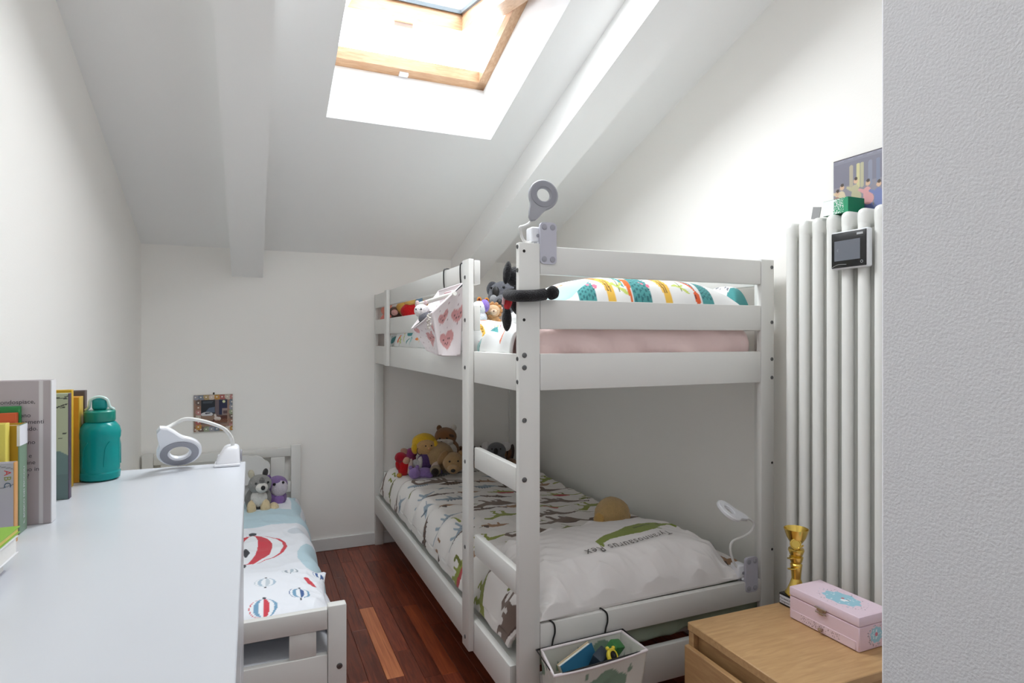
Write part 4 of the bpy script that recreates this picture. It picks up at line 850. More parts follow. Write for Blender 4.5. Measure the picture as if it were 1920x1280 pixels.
part('wire_frame', G().tube([(.695, 2.352, H+.192), (.695, 2.04, H+.198), (.575, 2.035, H+.090), (.575, 2.325, H+.038)], r_w, 8, closed=True), wm, ub)
for y in (2.292, 2.087):
    part('hook', G().tube(smooth_path([(.7265, y, H+.235), (.727, y, H+.262), (.716, y, H+.2725), (.702, y, H+.273), (.6935, y, H+.264), (.694, y+.003, H+.225), (.695, y, H+.199)], 6), r_w, 8), wm, ub)
# things in the pink basket
t, m = toy('plush_kitten', 'fluffy grey and white plush kitten poking out of the pink basket', (.632, 2.235, H+.00), -.7, [('body', (0, 0, .06), (.042, .036, .045), (0, 0, 0), (150, 150, 156)), ('head', (-.035, -.02, .105), (.03, .026, .026), (0, 0, 0), (232, 230, 230)), ('back_patch', (-.01, -.03, .075), (.034, .02, .024), (0, 0, 0), (96, 96, 104), 0), ('ear', (-.054, -.02, .134), (.008, .006, .011), (0, 0, 0), (214, 190, 190), 1), ('ear', (-.02, -.02, .134), (.008, .006, .011), (0, 0, 0), (214, 190, 190), 1), ('eye', (-.048, -.044, .11), .003, (0, 0, 0), black_bead, 1), ('eye', (-.026, -.045, .11), .003, (0, 0, 0), black_bead, 1), ('haunch', (.03, .0, .075), (.026, .026, .032), (0, 0, 0), (196, 196, 200), 0)])
g = G().tube([(.60, 2.345, H+.132), (.655, 2.03, H+.158)], .008, 12); single('paper_roll', g, paper, 'thin rolled sheet of white paper lying across the pink basket', 'paper roll', (.63, 2.19, H+.14))
t = thing('folded_shirt', 'folded striped pink shirt standing at the back of the pink basket', 'clothing', (.66, 2.14, H+.09))
st_ = [p_((70, 56, 62), [(0, .062), (.09, .062), (.09, .069), (0, .069)]), p_((70, 56, 62), [(0, .018), (.09, .018), (.09, .025), (0, .025)]), p_((214, 168, 176), [(0, .075), (.09, .075), (.09, .12), (0, .12)]), p_((90, 76, 82), [(.035, .085), (.07, .085), (.07, .097), (.035, .097)])]
part('body', G().box(.664, .682, 2.10, 2.19, H+.05, H+.175, .006, 3), mat('shirt_pink', (226, 206, 210), .9, .3, 200), t)
picture('stripes', (.6635, 2.188, H+.053), (0, -1, 0), (0, 0, 1), .086, .118, (228, 210, 214), st_, painted('heart_cotton'), t, .0015)
t = thing('bead_necklace', 'tangled pale bead necklace hanging on the front of the pink basket', 'necklace', (.57, 2.03, H+.06))
for k in range(34):
    a = k*.9; rr = .010+.010*((k*7) % 5)/5
    part('bead', G().ball((.566-.004*((k*3) % 4)/4, 2.045+rr*math.cos(a)*1.1, H+.062+rr*1.5*math.sin(a)-.008*((k*5) % 4)/4), .0035, (0, 0, 0), 1), mat('bead_pearl', (206, 198, 190), .25), t)

# green one on the bottom end board
SG = (126, 152, 132)
lbk = thing('hanging_basket', 'off-white fabric basket with green clouds, on black wire hooks at the bottom bunk end', 'basket', (.88, 1.48, H-.95))
A = [(.797, 1.567, H-.893), (.992, 1.567, H-.893), (1.015, 1.375, H-.858), (.728, 1.380, H-.880)]
A = [(.765, 1.567, H-.893), (1.035, 1.567, H-.890), (1.012, 1.405, H-.866), (.722, 1.405, H-.875)]
Bq = [(.775, 1.562, H-1.085), (1.02, 1.562, H-1.085), (.985, 1.425, H-1.085), (.745, 1.425, H-1.085)]
def cloud(cx, cy, s): return xf([p_(SG, oval(0, 0, .034, .03)), p_(SG, oval(-.034, -.012, .026, .022)), p_(SG, oval(.036, -.012, .024, .021)), p_(SG, oval(0, -.022, .05, .018))], cx, cy, s)
drop = [p_(SG, [(0, .016), (.006, .004), (.007, -.004), (.003, -.010), (-.003, -.010), (-.007, -.004), (-.006, .004)])]
lin_ = cloud(.20, -.04, 1.0)+xf(drop, .12, -.03)+xf(drop, .05, -.06)+cloud(.08, -.13, .9)
tray(lbk, A, Bq, lin_, cloud(.12, -.055, 1.1)+cloud(.24, -.11, .9)+xf(drop, .05, -.04)+xf(drop, .19, -.03), painted('cloud_canvas', .9, .3, 400), (214, 214, 206), 41, .012)
part('wire_frame', G().tube([(.752, 1.574, H-.893), (1.045, 1.574, H-.889), (1.012, 1.405, H-.866), (.722, 1.405, H-.875)], r_w, 8, closed=True), wm, lbk)
for x in (.803, .982):
    part('hook', G().tube(smooth_path([(x-.004, 1.6045, H-.845), (x-.006, 1.606, H-.828), (x-.006, 1.598, H-.8215), (x-.002, 1.585, H-.8215), (x+.008, 1.5775, H-.832), (x+.010, 1.5765, H-.855), (x+.003, 1.575, H-.875), (x-.001, 1.574, H-.893)], 6), r_w, 8), wm, lbk)
# contents
t = thing('picture_book', 'blue picture book with a drawn bird leaning in the cloud basket', 'book', (.83, 1.47, H-1.0))
Mb = Matrix.Translation((.838, 1.462, H-1.062)) @ Matrix.Rotation(.2, 4, 'Z') @ Matrix.Rotation(-.28, 4, 'Y') @ Matrix.Rotation(-.22, 4, 'X')
part('pages', G().box(0, .115, .002, .016, .001, .165, M=Mb), paper, t)
part('cover', G().box(-.001, .118, -.0005, .002, 0, .168, M=Mb), mat('cover_blue', (52, 118, 156), .4), t); part('cover', G().box(-.001, .118, .0165, .019, 0, .168, M=Mb), mat('cover_cream', (214, 192, 158), .5), t)
ux, uy, nn = [Mb.to_3x3() @ Vector(v) for v in ((1, 0, 0), (0, 0, 1), (0, -1, 0))]; cn = Mb @ Vector((0, -.0012, 0))
art = [s_((20, 30, 40), (.02, .10, .0015), (.03, .12, .0015), (.05, .128, .0015), (.055, .115, .0015), (.04, .105, .0015), (.03, .09, .0015)), s_((196, 60, 40), (.04, .118, .004)), s_((20, 30, 40), (.02, .085, .002), (.03, .07, .002), (.022, .062, .002), (.034, .055, .002)), p_((206, 190, 60), [(.088, .05), (.113, .05), (.113, .09), (.088, .09)]), s_((150, 196, 214), (.06, .085, .0015), (.108, .085, .0015)), s_((150, 196, 214), (.06, .105, .0015), (.108, .105, .0015))]
picture('cover_print', tuple(cn), tuple(ux), tuple(uy), .117, .167, (52, 118, 156), art, painted('cover_gloss', .4, 0, sheen=0), t, .0012)
t = thing('toy_watch', 'yellow and black toy wristwatch in the cloud basket', 'toy watch', (.935, 1.465, H-.93))
Mw = Matrix.Translation((.925, 1.445, H-.885)) @ Euler((1.0, .25, .3)).to_matrix().to_4x4()
part('case', G().lathe([(.0001, -.006), (.018, -.006), (.021, -.002), (.021, .003), (.018, .006), (.014, .006), (.0132, .004), (.0001, .004)], (0, 0, 0), 24, Mw), mat('watch_yellow', (226, 206, 60), .4), t)
part('dial', G().lathe([(.0001, .0045), (.0128, .0045), (.0128, .0055), (.0001, .0055)], (0, 0, 0), 20, Mw), black_plastic, t)
for sg in (-1, 1): part('lug', G().ball(tuple((Mw @ Vector((sg*.013, .021, 0)))), .0055, (0, 0, 0), 2), mat('watch_yellow', (226, 206, 60), .4), t)
for k, (c, col) in enumerate((((.902, 1.478, H-.905), (38, 52, 66)), ((.952, 1.487, H-.895), (52, 120, 60)))):
    M = Matrix.Translation(c) @ Euler((.5, .3*(1 if k else -1), .4)).to_matrix().to_4x4()
    single(('toy_block', 'toy_box')[k], G().box(-.022, .022, -.016, .016, -.03, .03, .004, 2, M), mat('toy_col%d' % k, col, .5), ('dark navy toy block behind the yellow watch in the cloud basket', 'green toy box at the right of the cloud basket')[k], 'toy', c)
single('wooden_toy', G().ball((.885, 1.45, H-.965), (.026, .018, .018), (0, .3, .3), 3), mat('toy_amber', (178, 122, 48), .5, vary=.2), 'amber wooden toy lying low in the cloud basket', 'toy', (.885, 1.45, H-.98))
single('cloth_pouch', G().ball((.93, 1.52, H-1.03), (.06, .03, .05), (0, 0, 0), 3, .04), mat('pouch_grey', (120, 124, 130), .9, .4, 100), 'grey cloth pouch at the bottom of the cloud basket', 'pouch', (.93, 1.52, H-1.08))

# ================================================================== radiator and what is on it
rd = thing('radiator', 'tall white column radiator on the right wall', 'radiator', (1.65, 1.18, .16))
RT = H+.375; RB = .16
ys = [1.457, 1.407, 1.357, 1.306, 1.255, 1.203, 1.152, 1.10, 1.05, 1.0, .95, .90]
sec = None
def section_geo(y):
    g = G()
    for x in (1.6165, 1.650, 1.683): g.tube([(x, y, RB+.02), (x, y, RT-.03)], .0162, 16, cap=False)
    for z0, z1_ in ((RT-.058, RT), (RB, RB+.05)):
        pts = []; zz0, zz1 = z0, z1_
        g.box(1.6003, 1.6993, y-.0172, y+.0172, z0, z1_, .0165, 5)
    return g
first = part('radiator_section', section_geo(ys[0]), enamel, rd)
for y in ys[1:]:
    o = first.copy(); C.objects.link(o); o.location.y = y-ys[0]
part('connecting_pipe', G().tube([(1.648, ys[0]+.01, RB+.025), (1.648, ys[-1]-.05, RB+.025)], .012, 10), enamel, rd)
part('valve', G().lathe([(.016, 0), (.018, .01), (.018, .04), (.012, .05)], (1.648, ys[0]+.045, RB+.0), 14), plastic_white, rd)
part('wall_bracket', G().box(1.695, 1.7355, 1.19, 1.22, RT-.2, RT-.17, .003, 1), enamel, rd)
# small monitor fixed on the front columns
t = thing('home_monitor', 'small black screened monitor with white case fixed on the radiator front', 'monitor', (1.59, 1.222, H+.256))
cs = part('case', G().box(1.578, 1.599, 1.163, 1.281, H+.202, H+.312, .006, 3), mat('monitor_case', (228, 230, 232), .35), t)
part('front', G().box(1.5755, 1.579, 1.167, 1.277, H+.206, H+.308, .0015, 2), black_plastic, t)
picture('screen', (1.5752, 1.267, H+.226), (0, -1, 0), (0, 0, 1), .082, .058, (108, 112, 120), [s_((140, 144, 150), (.012, .028, .001), (.009, .031, .001), (.012, .034, .001))], painted('screen_gloss', .2, 0, sheen=0), t, .0012)
part('maker_label', G().box(1.5748, 1.5756, 1.176, 1.195, H+.2945, H+.3005), mat('label_silver', (176, 178, 180), .4), t)
part('round_key', G().tube([(1.5752, 1.180+.0035*math.cos(a), H+.2175+.0035*math.sin(a)) for a in np.linspace(0, 2*PI, 16)[:-1]], .0007, 6, closed=True), mat('label_silver', (176, 178, 180), .4), t)
part('stylus_line', G().tube(smooth_path([(1.5752, 1.274, H+.209), (1.5752, 1.255, H+.2155), (1.5752, 1.228, H+.214)], 5), .0006, 6), mat('label_silver', (176, 178, 180), .4), t)
# poster card leaning on the wall behind the green box: a plain crowd of figures before pillars
t = thing('picture_card', 'large printed picture of a crowd standing on the radiator against the wall', 'picture', (1.71, 1.21, RT))
y0, wv, hv = 1.376, .34, .188
part('backing', G().box(1.7065, 1.711, y0-wv, y0, RT+.0, RT+hv, .0008, 1), mat('card_dark', (66, 62, 64), .7), t)
r_ = random.Random(3); sh = [p_((118, 116, 130), [(0, .1), (.2, .1), (.2, .2), (0, .2)]), p_((172, 184, 198), [(.165, .075), (.34, .075), (.34, .165), (.165, .165)]), p_((110, 104, 78), [(.1, 0), (.34, 0), (.34, .03), (.1, .03)]), p_((126, 126, 140), [(0, .172), (.34, .172), (.34, .188), (0, .188)])]
for k in range(9): sh.append(s_((140, 140, 156), (.02+k*.032, .18, .0014), (.035+k*.032, .18, .0014)))
for x_, c in ((.062, (170, 160, 140)), (.085, (196, 188, 140)), (.098, (176, 170, 140)), (.125, (130, 134, 152)), (.15, (120, 126, 148)), (.19, (120, 136, 156)), (.235, (112, 128, 150))): sh.append(s_(c, (x_, .09, .006), (x_, .155, .006)))
for k in range(16):
    x_ = .175+r_.uniform(0, .155); y_ = r_.uniform(.04, .11); c = r_.choice([(150, 160, 176), (120, 126, 140), (176, 182, 190), (92, 98, 112), (166, 156, 130)])
    sh += [s_(c, (x_, y_, .014), (x_+r_.uniform(-.02, .02), y_-.04, .016)), s_((176, 150, 130), (x_, y_+.018, .006)), s_((60, 54, 54), (x_+.001, y_+.024, .004))]
for x_, y_, c, c2 in ((.028, .075, (206, 190, 160), (86, 82, 120)), (.075, .085, (180, 172, 140), (150, 140, 110)), (.115, .07, (206, 150, 150), (96, 104, 150)), (.012, .06, (160, 120, 110), (110, 92, 80)), (.15, .06, (112, 122, 168), (96, 104, 140))):
    sh += [s_(c2, (x_, y_-.035, .014), (x_+.004, y_-.06, .02)), s_(c, (x_, y_, .012), (x_+.004, y_-.025, .017)), s_(c, (x_-.004, y_-.004, .007), (x_-.026, y_+.008, .004)), s_((206, 170, 140), (x_+.002, y_+.022, .0075)), s_((64, 50, 42), (x_+.003, y_+.03, .0055))]
picture('print', (1.7062, y0-.001, RT+.001), (0, -1, 0), (0, 0, 1), wv-.002, hv-.004, (134, 130, 140), sh, painted('card_print', .5, 0, sheen=0), t, .0016)
t = thing('green_carton', 'small green and white carton lying on top of the radiator', 'carton', (1.66, 1.30, RT))
part('carton_body', G().box(1.622, 1.692, 1.258, 1.345, RT+.0005, RT+.046, .001, 1), mat('carton_green', (16, 122, 84), .5), t)
sh = [p_((236, 238, 238), [(.05, 0), (.09, 0), (.09, .05), (.046, .05)])]
for k in range(260):
    u_ = r_.random()**.6; sh.append(s_((236, 238, 238), (.012+.04*u_, r_.uniform(0, .044), r_.uniform(.0006, .0011))))
picture('carton_side', (1.6215, 1.2585, RT+.001), (0, 1, 0), (0, 0, 1), .086, .044, (24, 146, 100), sh, painted('card_print', .5, 0, sheen=0), t, .001)
single('folded_note', G().box(1.63, 1.632, 1.365, 1.395, RT+.0005, RT+.038, 0, 1, Matrix.Translation((1.63, 1.38, RT)) @ Matrix.Rotation(.2, 4, 'X') @ Matrix.Translation((-1.63, -1.38, -RT))), mat('note_grey', (150, 150, 150), .8), 'small grey folded card behind the green carton on the radiator', 'card', (1.631, 1.38, RT))

# ================================================================== bedside chest with trophy and jewellery box
birch = wood('birch_veneer', (176, 138, 94), (196, 158, 112), (3, 22, 22), .45, .6)
birch_f = wood('birch_veneer_front', (172, 132, 90), (190, 152, 106), (22, 3, 22), .45, .6)
NZ = H-.78
ns = thing('bedside_chest', 'birch veneer bedside chest with drawers at the foot of the bunk bed', 'chest of drawers', (1.105, 1.348, 0), -.02, local=True)
# local: x along +X (depth), y towards the camera is negative
part('top', G().box(0, .455, -.375, 0, NZ-.022, NZ, .002, 1), birch, ns)
part('carcass', G().box(.02, .45, -.37, -.005, 0, NZ-.0225, .002, 1), birch_f, ns)
part('side_panel', G().box(.002, .02, -.0225, -.003, 0, NZ-.0225, .001, 1), birch_f, ns); part('side_panel', G().box(.002, .02, -.372, -.352, 0, NZ-.0225, .001, 1), birch_f, ns)
for z0, z1_ in ((.03, NZ/2-.035), (NZ/2-.03, NZ-.058)): part('drawer_front', G().box(-.001, .0185, -.351, -.0235, z0, z1_, .002, 1) if False else G().box(-.014, .0018, -.371, -.004, z0, z1_, .0025, 1), birch_f, ns)
gold = mat('trophy_gold', (222, 190, 98), .24, metal=1)
t = thing('trophy', 'small gold plastic trophy cup on a black base beside the pink box', 'trophy', (1.465, 1.315, NZ))
part('base', G().box(1.43, 1.495, 1.268, 1.336, NZ+.0005, NZ+.034, .002, 1), mat('trophy_base_black', (22, 21, 22), .3), t)
part('label', G().box(1.4293, 1.4303, 1.272, 1.332, NZ+.006, NZ+.029), mat('label_white', (206, 206, 214), .5), t)
tl = t.children[-1]
for k, tx_ in enumerate(('Maratona Rossi', 'Categoria Under')):
    part('lettering', text_geo(tx_, .0082, flat((1.4288, 1.331, NZ+.019-.009*k), (0, -1, 0), (0, 0, 1))), ink, tl)
tc = (1.462, 1.302, NZ)
part('foot', G().lathe([(.030, .034), (.031, .038), (.026, .046), (.019, .062), (.0135, .078), (.012, .082)], tc, 28), gold, t)
part('stem', G().lathe([(.0125, .080), (.0135, .095), (.0155, .115), (.0165, .122), (.013, .126), (.016, .130), (.019, .144), (.014, .147), (.0175, .150), (.022, .163), (.021, .168), (.012, .170), (.0105, .186)], tc, 28), gold, t)
part('cup', G().lathe([(.0105, .184), (.018, .187), (.026, .200), (.033, .222), (.0345, .226), (.033, .2265), (.031, .222), (.024, .202), (.012, .190), (.0001, .189)], tc, 14), gold, t)
part('emblem_disc', G().lathe([(.0001, -.002), (.015, -.002), (.016, 0), (.015, .002), (.0125, .0026), (.0115, .0012), (.0001, .0012)], (tc[0]-.020, tc[1]-.016, NZ+.188), 28, Euler((.25, -1.35, .7)).to_matrix().to_4x4()), gold, t)
for zz, ang in ((.16, 0), (.138, .7), (.112, 1.5)):
    part('swirl', G().tube([(tc[0]+(.017+.006*math.sin(k/2))*math.cos(ang+k*.42), tc[1]+(.017+.006*math.sin(k/2))*math.sin(ang+k*.42), NZ+zz+.0022*k-.01) for k in range(14)], .0022, 8), gold, t)
# jewellery box
lil = mat('box_lilac', (222, 196, 206), .45, .05, 60)
jb = thing('jewellery_box', 'pale pink jewellery box with blue printed lid and metal clasp', 'box', (1.385, 1.256, NZ), .0, local=True)
JL, JD, JH = .212, .118, .088
bd = part('box_body', G().box(0, JD, -JL, 0, .0008, .062, .002, 1), lil, jb)
lid = part('lid', G().box(-.0008, JD+.0008, -JL-.0008, .0008, .0635, JH, .003, 2), mat('box_lilac_lid', (226, 204, 216), .45), jb)
dr = part('drawer', G().box(-.0012, .002, -JL+.008, -.006, .003, .026, .001, 1), lil, jb)
part('drawer_knob', G().lathe([(.0025, 0), (.0025, .004), (.006, .007), (.0055, .011), (0, .0125)], (-.0012, -.107, .014), 16, Euler((0, -PI/2, 0)).to_matrix().to_4x4()), mat('clasp_metal', (176, 160, 146), .3, metal=.9), dr)
cm = mat('clasp_metal', (176, 160, 146), .3, metal=.9)
cl_ = part('clasp', G().box(-.0026, -.0008, -.118, -.090, .058, .068, .0008, 1), cm, jb)
part('clasp_bar', G().tube([(-.004, -.122, .0665), (-.004, -.086, .0665)], .0022, 8), cm, cl_); part('clasp_bar', G().tube([(-.004, -.120, .0545), (-.004, -.088, .0545)], .0018, 8), cm, cl_)
part('clasp_tongue', G().box(-.0045, -.002, -.110, -.098, .050, .068, .0008, 1), cm, cl_)
BLU = (150, 196, 212)
def medallion(cx, cy, rx, ry, seed, rings=1):
    q = random.Random(seed); out = [p_(BLU, [(cx+rx*(1+.07*math.sin(9*a))*math.cos(a), cy+ry*(1+.07*math.sin(9*a))*math.sin(a)) for a in np.linspace(0, 2*PI, 60)[:-1]])]
    for k in range(70): a = q.uniform(0, 2*PI); f = q.uniform(1.08, 1.45); out.append(s_(q.choice([(120, 104, 112), (160, 140, 150), (110, 160, 180)]), (cx+rx*f*math.cos(a), cy+ry*f*math.sin(a), q.uniform(.0007, .0016))))
    for k in range(16): a = q.uniform(0, 2*PI); f = q.uniform(.3, .9); out.append(s_(q.choice([(232, 236, 240), (206, 226, 232)]), (cx+rx*f*math.cos(a), cy+ry*f*math.sin(a), .002)))
    return out
pg = painted('box_print', .45, 0, sheen=0)
picture('lid_print', (.004, -.004, JH+.0003), (0, -1, 0), (1, 0, 0), JL-.008, JD-.008, (226, 204, 216), medallion(.112, .056, .05, .034, 2)+[s_((206, 90, 100), (.112, .06, .004)), s_((240, 240, 244), (.12, .05, .006), (.128, .058, .004)), s_((70, 60, 70), (.122, .062, .0012), (.132, .06, .001))], pg, lid, .0012)
picture('side_print', (.012, -JL-.0004, .006), (1, 0, 0), (0, 0, 1), .10, .054, (222, 196, 206), medallion(.05, .029, .022, .020, 5)+[s_((206, 120, 140), (.05, .03, .005))], pg, bd, .0012)
q = random.Random(8); sh = [s_((120, 90, 96), (.03+.12*q.random(), .003+.016*q.random(), q.uniform(.0006, .0013))) for k in range(90)]
picture('drawer_print', (-.0016, -.008, .004), (0, -1, 0), (0, 0, 1), JL-.018, .021, (224, 200, 208), sh, pg, dr, .001)
# ================================================================== white cabinet with books and bottle
CZ = H-.29
cbn = thing('white_cabinet', 'long white cabinet with a plain glossy top along the left wall', 'cabinet', (-.27, .85, 0))
top_m = mat('cabinet_white_foil', (208, 211, 217), .28)
part('top', G().box(-.527, -.012, .12, 1.567, CZ-.02, CZ, .0015, 1), top_m, cbn)
part('carcass', G().box(-.525, -.035, .125, 1.562, .04, CZ-.0205, .002, 1), top_m, cbn)
part('plinth', G().box(-.51, -.06, .14, 1.55, 0, .0395), top_m, cbn)
for i in range(4):
    for j in range(2): part('drawer_front', G().box(-.0345, -.016, .128+j*.7175, .128+j*.7175+.714, .05+i*.225, .05+i*.225+.221, .002, 1), top_m, cbn)
PALE = (206, 202, 196)
def book(name, label, x1, y0, th_, dep, z0, h, col, pages=PALE, spine=None, front=None, lean=0, soft=False, rough=.45):
    """standing book, spine edge at x1 facing the room, front cover towards the camera at y0"""
    t = thing(name, label, 'book', (x1-dep/2, y0+th_/2, z0), 0, 'books on the white cabinet'); c = .0018
    m = mat('book_%d_%d_%d' % col, col, rough); sm = mat('book_%d_%d_%d' % spine, spine, rough) if spine else m
    part('pages', G().box(x1-dep+.003, x1-c-.001, y0+c, y0+th_-c, z0+.003, z0+h-.003), paper, t)
    fc = part('cover', G().box(x1-dep, x1-.0005, y0, y0+c-.0002, z0+.0003, z0+h, .0005, 1), m, t); part('cover', G().box(x1-dep, x1-.0005, y0+th_-c+.0002, y0+th_, z0+.0003, z0+h, .0005, 1), m, t)
    sp = part('spine', G().box(x1-c, x1+.0003, y0-.0002, y0+th_+.0002, z0+.0003, z0+h, .0007, 2), sm, t)
    if front: picture('cover_print', (x1-dep, y0-.0004, z0+.0006), (1, 0, 0), (0, 0, 1), dep-.001, h-.001, col, front, painted('cover_gloss', .4, 0, sheen=0), fc, .0013)
    return t, fc, sp
def rect(c, x0, y0, x1, y1): return p_(c, [(x0, y0), (x1, y0), (x1, y1), (x0, y1)])
# big grey hardback, back cover towards us
gd, gh = .175, .2245
bars = []
xx = gd-.068
for k, (w_, gp) in enumerate(((3, 2), (1, 1), (2, 2), (1, 2), (3, 1), (1, 2), (2, 1), (3, 2), (1, 1), (2, 0))):
    bars.append(rect((58, 50, 54), xx, .013, xx+w_*.0009, .028)); xx += (w_+gp)*.0011
fr_ = bars+[rect((214, 210, 212), gd-.016, 0, gd-.011, gh), s_((70, 62, 58), (gd-.064, .124, .0), (gd-.058, .113, .004), (gd-.062, .105, .001)), p_((64, 50, 52), [(gd-.064, .124), (gd-.052, .123), (gd-.055, .112), (gd-.064, .104)])]
for k in range(26): a = random.uniform(-1.4, 1.4); fr_.append(s_((156, 132, 92), (gd-.062, .075, .0012), (gd-.062+.018*math.cos(a), .075+.022*math.sin(a), .0004)))
t, fc, sp = book('grey_hardback', 'large grey hardback showing its back cover with small print and a barcode', -.2885, 1.164, .024, gd, CZ, gh, (178, 168, 172), front=fr_, spine=(226, 226, 228))
for k, tx_ in enumerate(('squalino- Mondospiace,', 'nel lungo viaggio.', 'creature in cui vivono', 'accompagnamenti', 'verso altro mondo.', 'vento di ora e', 'e ti seguiranno', '', 'dei cuori... e', 'il disordine', 'fino in', 'poi?')):
    if tx_: part('lettering', text_geo(tx_, .0092, flat((-.295-len(tx_)*.0046-(.018 if k in (1, 5, 11) else 0), 1.1633, CZ+gh-.0355-.0105*k), (1, 0, 0), (0, 0, 1))), ink, fc)
part('lettering', text_geo('978 88 4661 234 5', .0045, flat((-.2885-.068, 1.1633, CZ+.030), (1, 0, 0), (0, 0, 1))), ink, fc)
# behind it
q = random.Random(11); dl = [p_((104, 128, 124), [(.10, 0), (.16, 0), (.16, .078), (.145, .088), (.128, .08), (.115, .07)]), rect((96, 118, 116), .0, 0, .16, .045)]
for k in range(16): x_ = q.uniform(.115, .155); y_ = q.uniform(.06, .185); dl.append(s_((60, 62, 56), (x_, y_, .0012), (x_+q.uniform(-.006, .006), y_+q.uniform(-.002, .003), .0006)))
dl += [s_((60, 62, 56), (.12, .178, .0012), (.14, .165, .0012), (.158, .172, .001)), s_((60, 62, 56), (.12, .186, .001), (.158, .181, .001))]
book('green_picture_book', 'pale green and teal picture book just behind the grey hardback', -.3025, 1.324, .016, .16, CZ, .191, (176, 184, 152), front=dl, spine=(74, 58, 78))
book('violet_book', 'thin dark violet book behind the green picture book', -.311, 1.365, .012, .15, CZ, .170, (74, 54, 92))
book('yellow_book', 'tall mustard yellow book behind the violet one', -.322, 1.428, .014, .16, CZ, .190, (206, 166, 40))
book('orange_book', 'amber orange book next to the teal bottle', -.318, 1.468, .03, .15, CZ, .172, (214, 154, 46), spine=(206, 168, 60))
book('patterned_book', 'dark patterned book behind the amber orange one, nearest the wall corner', -.318, 1.512, .018, .15, CZ, .182, (92, 80, 78))
# nearer group on the left
t, fc, sp = book('abc_book', 'small grey book with coloured letters in front at the left edge', -.308, 1.0685, .013, .11, CZ, .1145, (176, 172, 182), front=[s_((120, 118, 126), *[(.072+.048*math.cos(a), .094+.017*math.sin(a), .0007) for a in np.linspace(0, 2*PI, 40)])], spine=(206, 150, 90))
for k, (ch, col) in enumerate((('A', (196, 48, 52)), ('B', (138, 140, 60)), ('C', (48, 78, 104)))):
    part('lettering', text_geo(ch, .0115, flat((-.3195, 1.0677, CZ+.1045-.0085*k), (0, 0, -1), (1, 0, 0))), mat('abc_%d' % k, col, .5), fc)
t, fc, sp = book('ochre_book', 'ochre book with a sage green spine and a white spine label', -.315, 1.113, .033, .12, CZ, .162, (176, 136, 20), spine=(118, 144, 122))
part('label', G().box(-.318, -.3143, 1.1126, 1.1464, CZ+.131, CZ+.161), mat('label_paper', (226, 226, 232), .7), t)
part('lettering', text_geo('IL BOSCO DEI PICCOLI', .0085, flat((-.3143, 1.134, CZ+.012), (0, 0, 1), (0, -1, 0))), mat('label_paper', (226, 226, 232), .7), sp)
book('lemon_book', 'slim lemon yellow book left of the ochre one', -.326, 1.0935, .017, .10, CZ, .167, (222, 206, 96))
book('vermilion_book', 'orange red book among the books at the left edge', -.328, 1.147, .007, .11, CZ, .177, (206, 92, 48))
book('emerald_book', 'bright green book among the books at the left edge', -.3265, 1.155, .008, .11, CZ, .186, (42, 136, 72))
# books lying flat in front
def flat_book(name, label, x0, x1, y0, y1, z0, z1_, col, pcol=(232, 230, 226)):
    t = thing(name, label, 'book', ((x0+x1)/2, (y0+y1)/2, z0), 0, 'books lying flat on the white cabinet'); c = .0015
    m = mat('book_%d_%d_%d' % col, col, .45)
    part('pages', G().box(x0+.002, x1-.002, y0+.002, y1-.002, z0+c, z1_-c), mat('page_%d_%d_%d' % pcol, pcol, .8, .2, 300), t)
    part('cover', G().box(x0, x1, y0, y1, z0+.0002, z0+c-.0001, .0004, 1), m, t); part('cover', G().box(x0, x1, y0, y1, z1_-c+.0001, z1_, .0004, 1), m, t)
    part('spine', G().box(x0-.001, x0+.001, y0, y1, z0+.0003, z1_, .0004, 1), m, t)
    return t
t = flat_book('grey_notebook', 'grey paperback with a red ribbon at the bottom of the lying pile', -.44, -.281, .74, .945, CZ, CZ+.018, (176, 176, 186))
part('ribbon', G().tube(smooth_path([(-.290, .944, CZ+.012), (-.283, .949, CZ+.016), (-.276, .953, CZ+.0175)], 4), [.001]*6+[.0025]*3, 6), mat('ribbon_red', (176, 24, 32), .6), t)
flat_book('white_book', 'thick white book in the middle of the lying pile', -.44, -.272, .73, .958, CZ+.018, CZ+.040, (226, 226, 230))
flat_book('lime_book', 'lime green and yellow book on top of the lying pile', -.44, -.274, .735, .972, CZ+.040, CZ+.0485, (132, 176, 62), (226, 206, 120))
# teal bottle
tealm = bpy.data.materials.new('teal_plastic'); tealm.use_nodes = True; b_ = tealm.node_tree.nodes['Principled BSDF']
b_.inputs['Base Color'].default_value = (*lin((22, 168, 166)), 1); b_.inputs['Roughness'].default_value = .18; b_.inputs['Transmission Weight'].default_value = .35; b_.inputs['IOR'].default_value = 1.3
bumped(tealm.node_tree, b_, 30, .03)
bt = thing('water_bottle', 'translucent teal water bottle with a flip lid at the end of the books', 'bottle', (-.286, 1.49, CZ))
bc = (-.2865, 1.487, CZ)
part('bottle_body', G().lathe([(.0001, .001), (.030, .001), (.0355, .004), (.0365, .016), (.0345, .019), (.0352, .024), (.0357, .06), (.0352, .083), (.0368, .088), (.0372, .098), (.035, .108), (.028, .1175), (.0235, .120), (.0235, .124)], bc, 40), tealm, bt)
for a in (-2.3, -1.2, .2, 1.6, 2.8):
    ca, sa = math.cos(a), math.sin(a)
    gr = G().tube(smooth_path([(bc[0]+.0358*math.cos(a+d), bc[1]+.0358*math.sin(a+d), CZ+z_) for d, z_ in ((0, .03), (.03, .055), (.1, .07), (.3, .081))], 4), .0011, 6)
    part('grip_rib', gr, tealm, bt)
lidm = mat('bottle_lid_green', (22, 138, 122), .3); clear = mat('bottle_lid_clear', (206, 230, 226), .2)
ld = part('screw_lid', G().lathe([(.0262, .120), (.0275, .122), (.0275, .140), (.0255, .1425), (.018, .1435), (.0001, .1435)], bc, 32), lidm, bt)
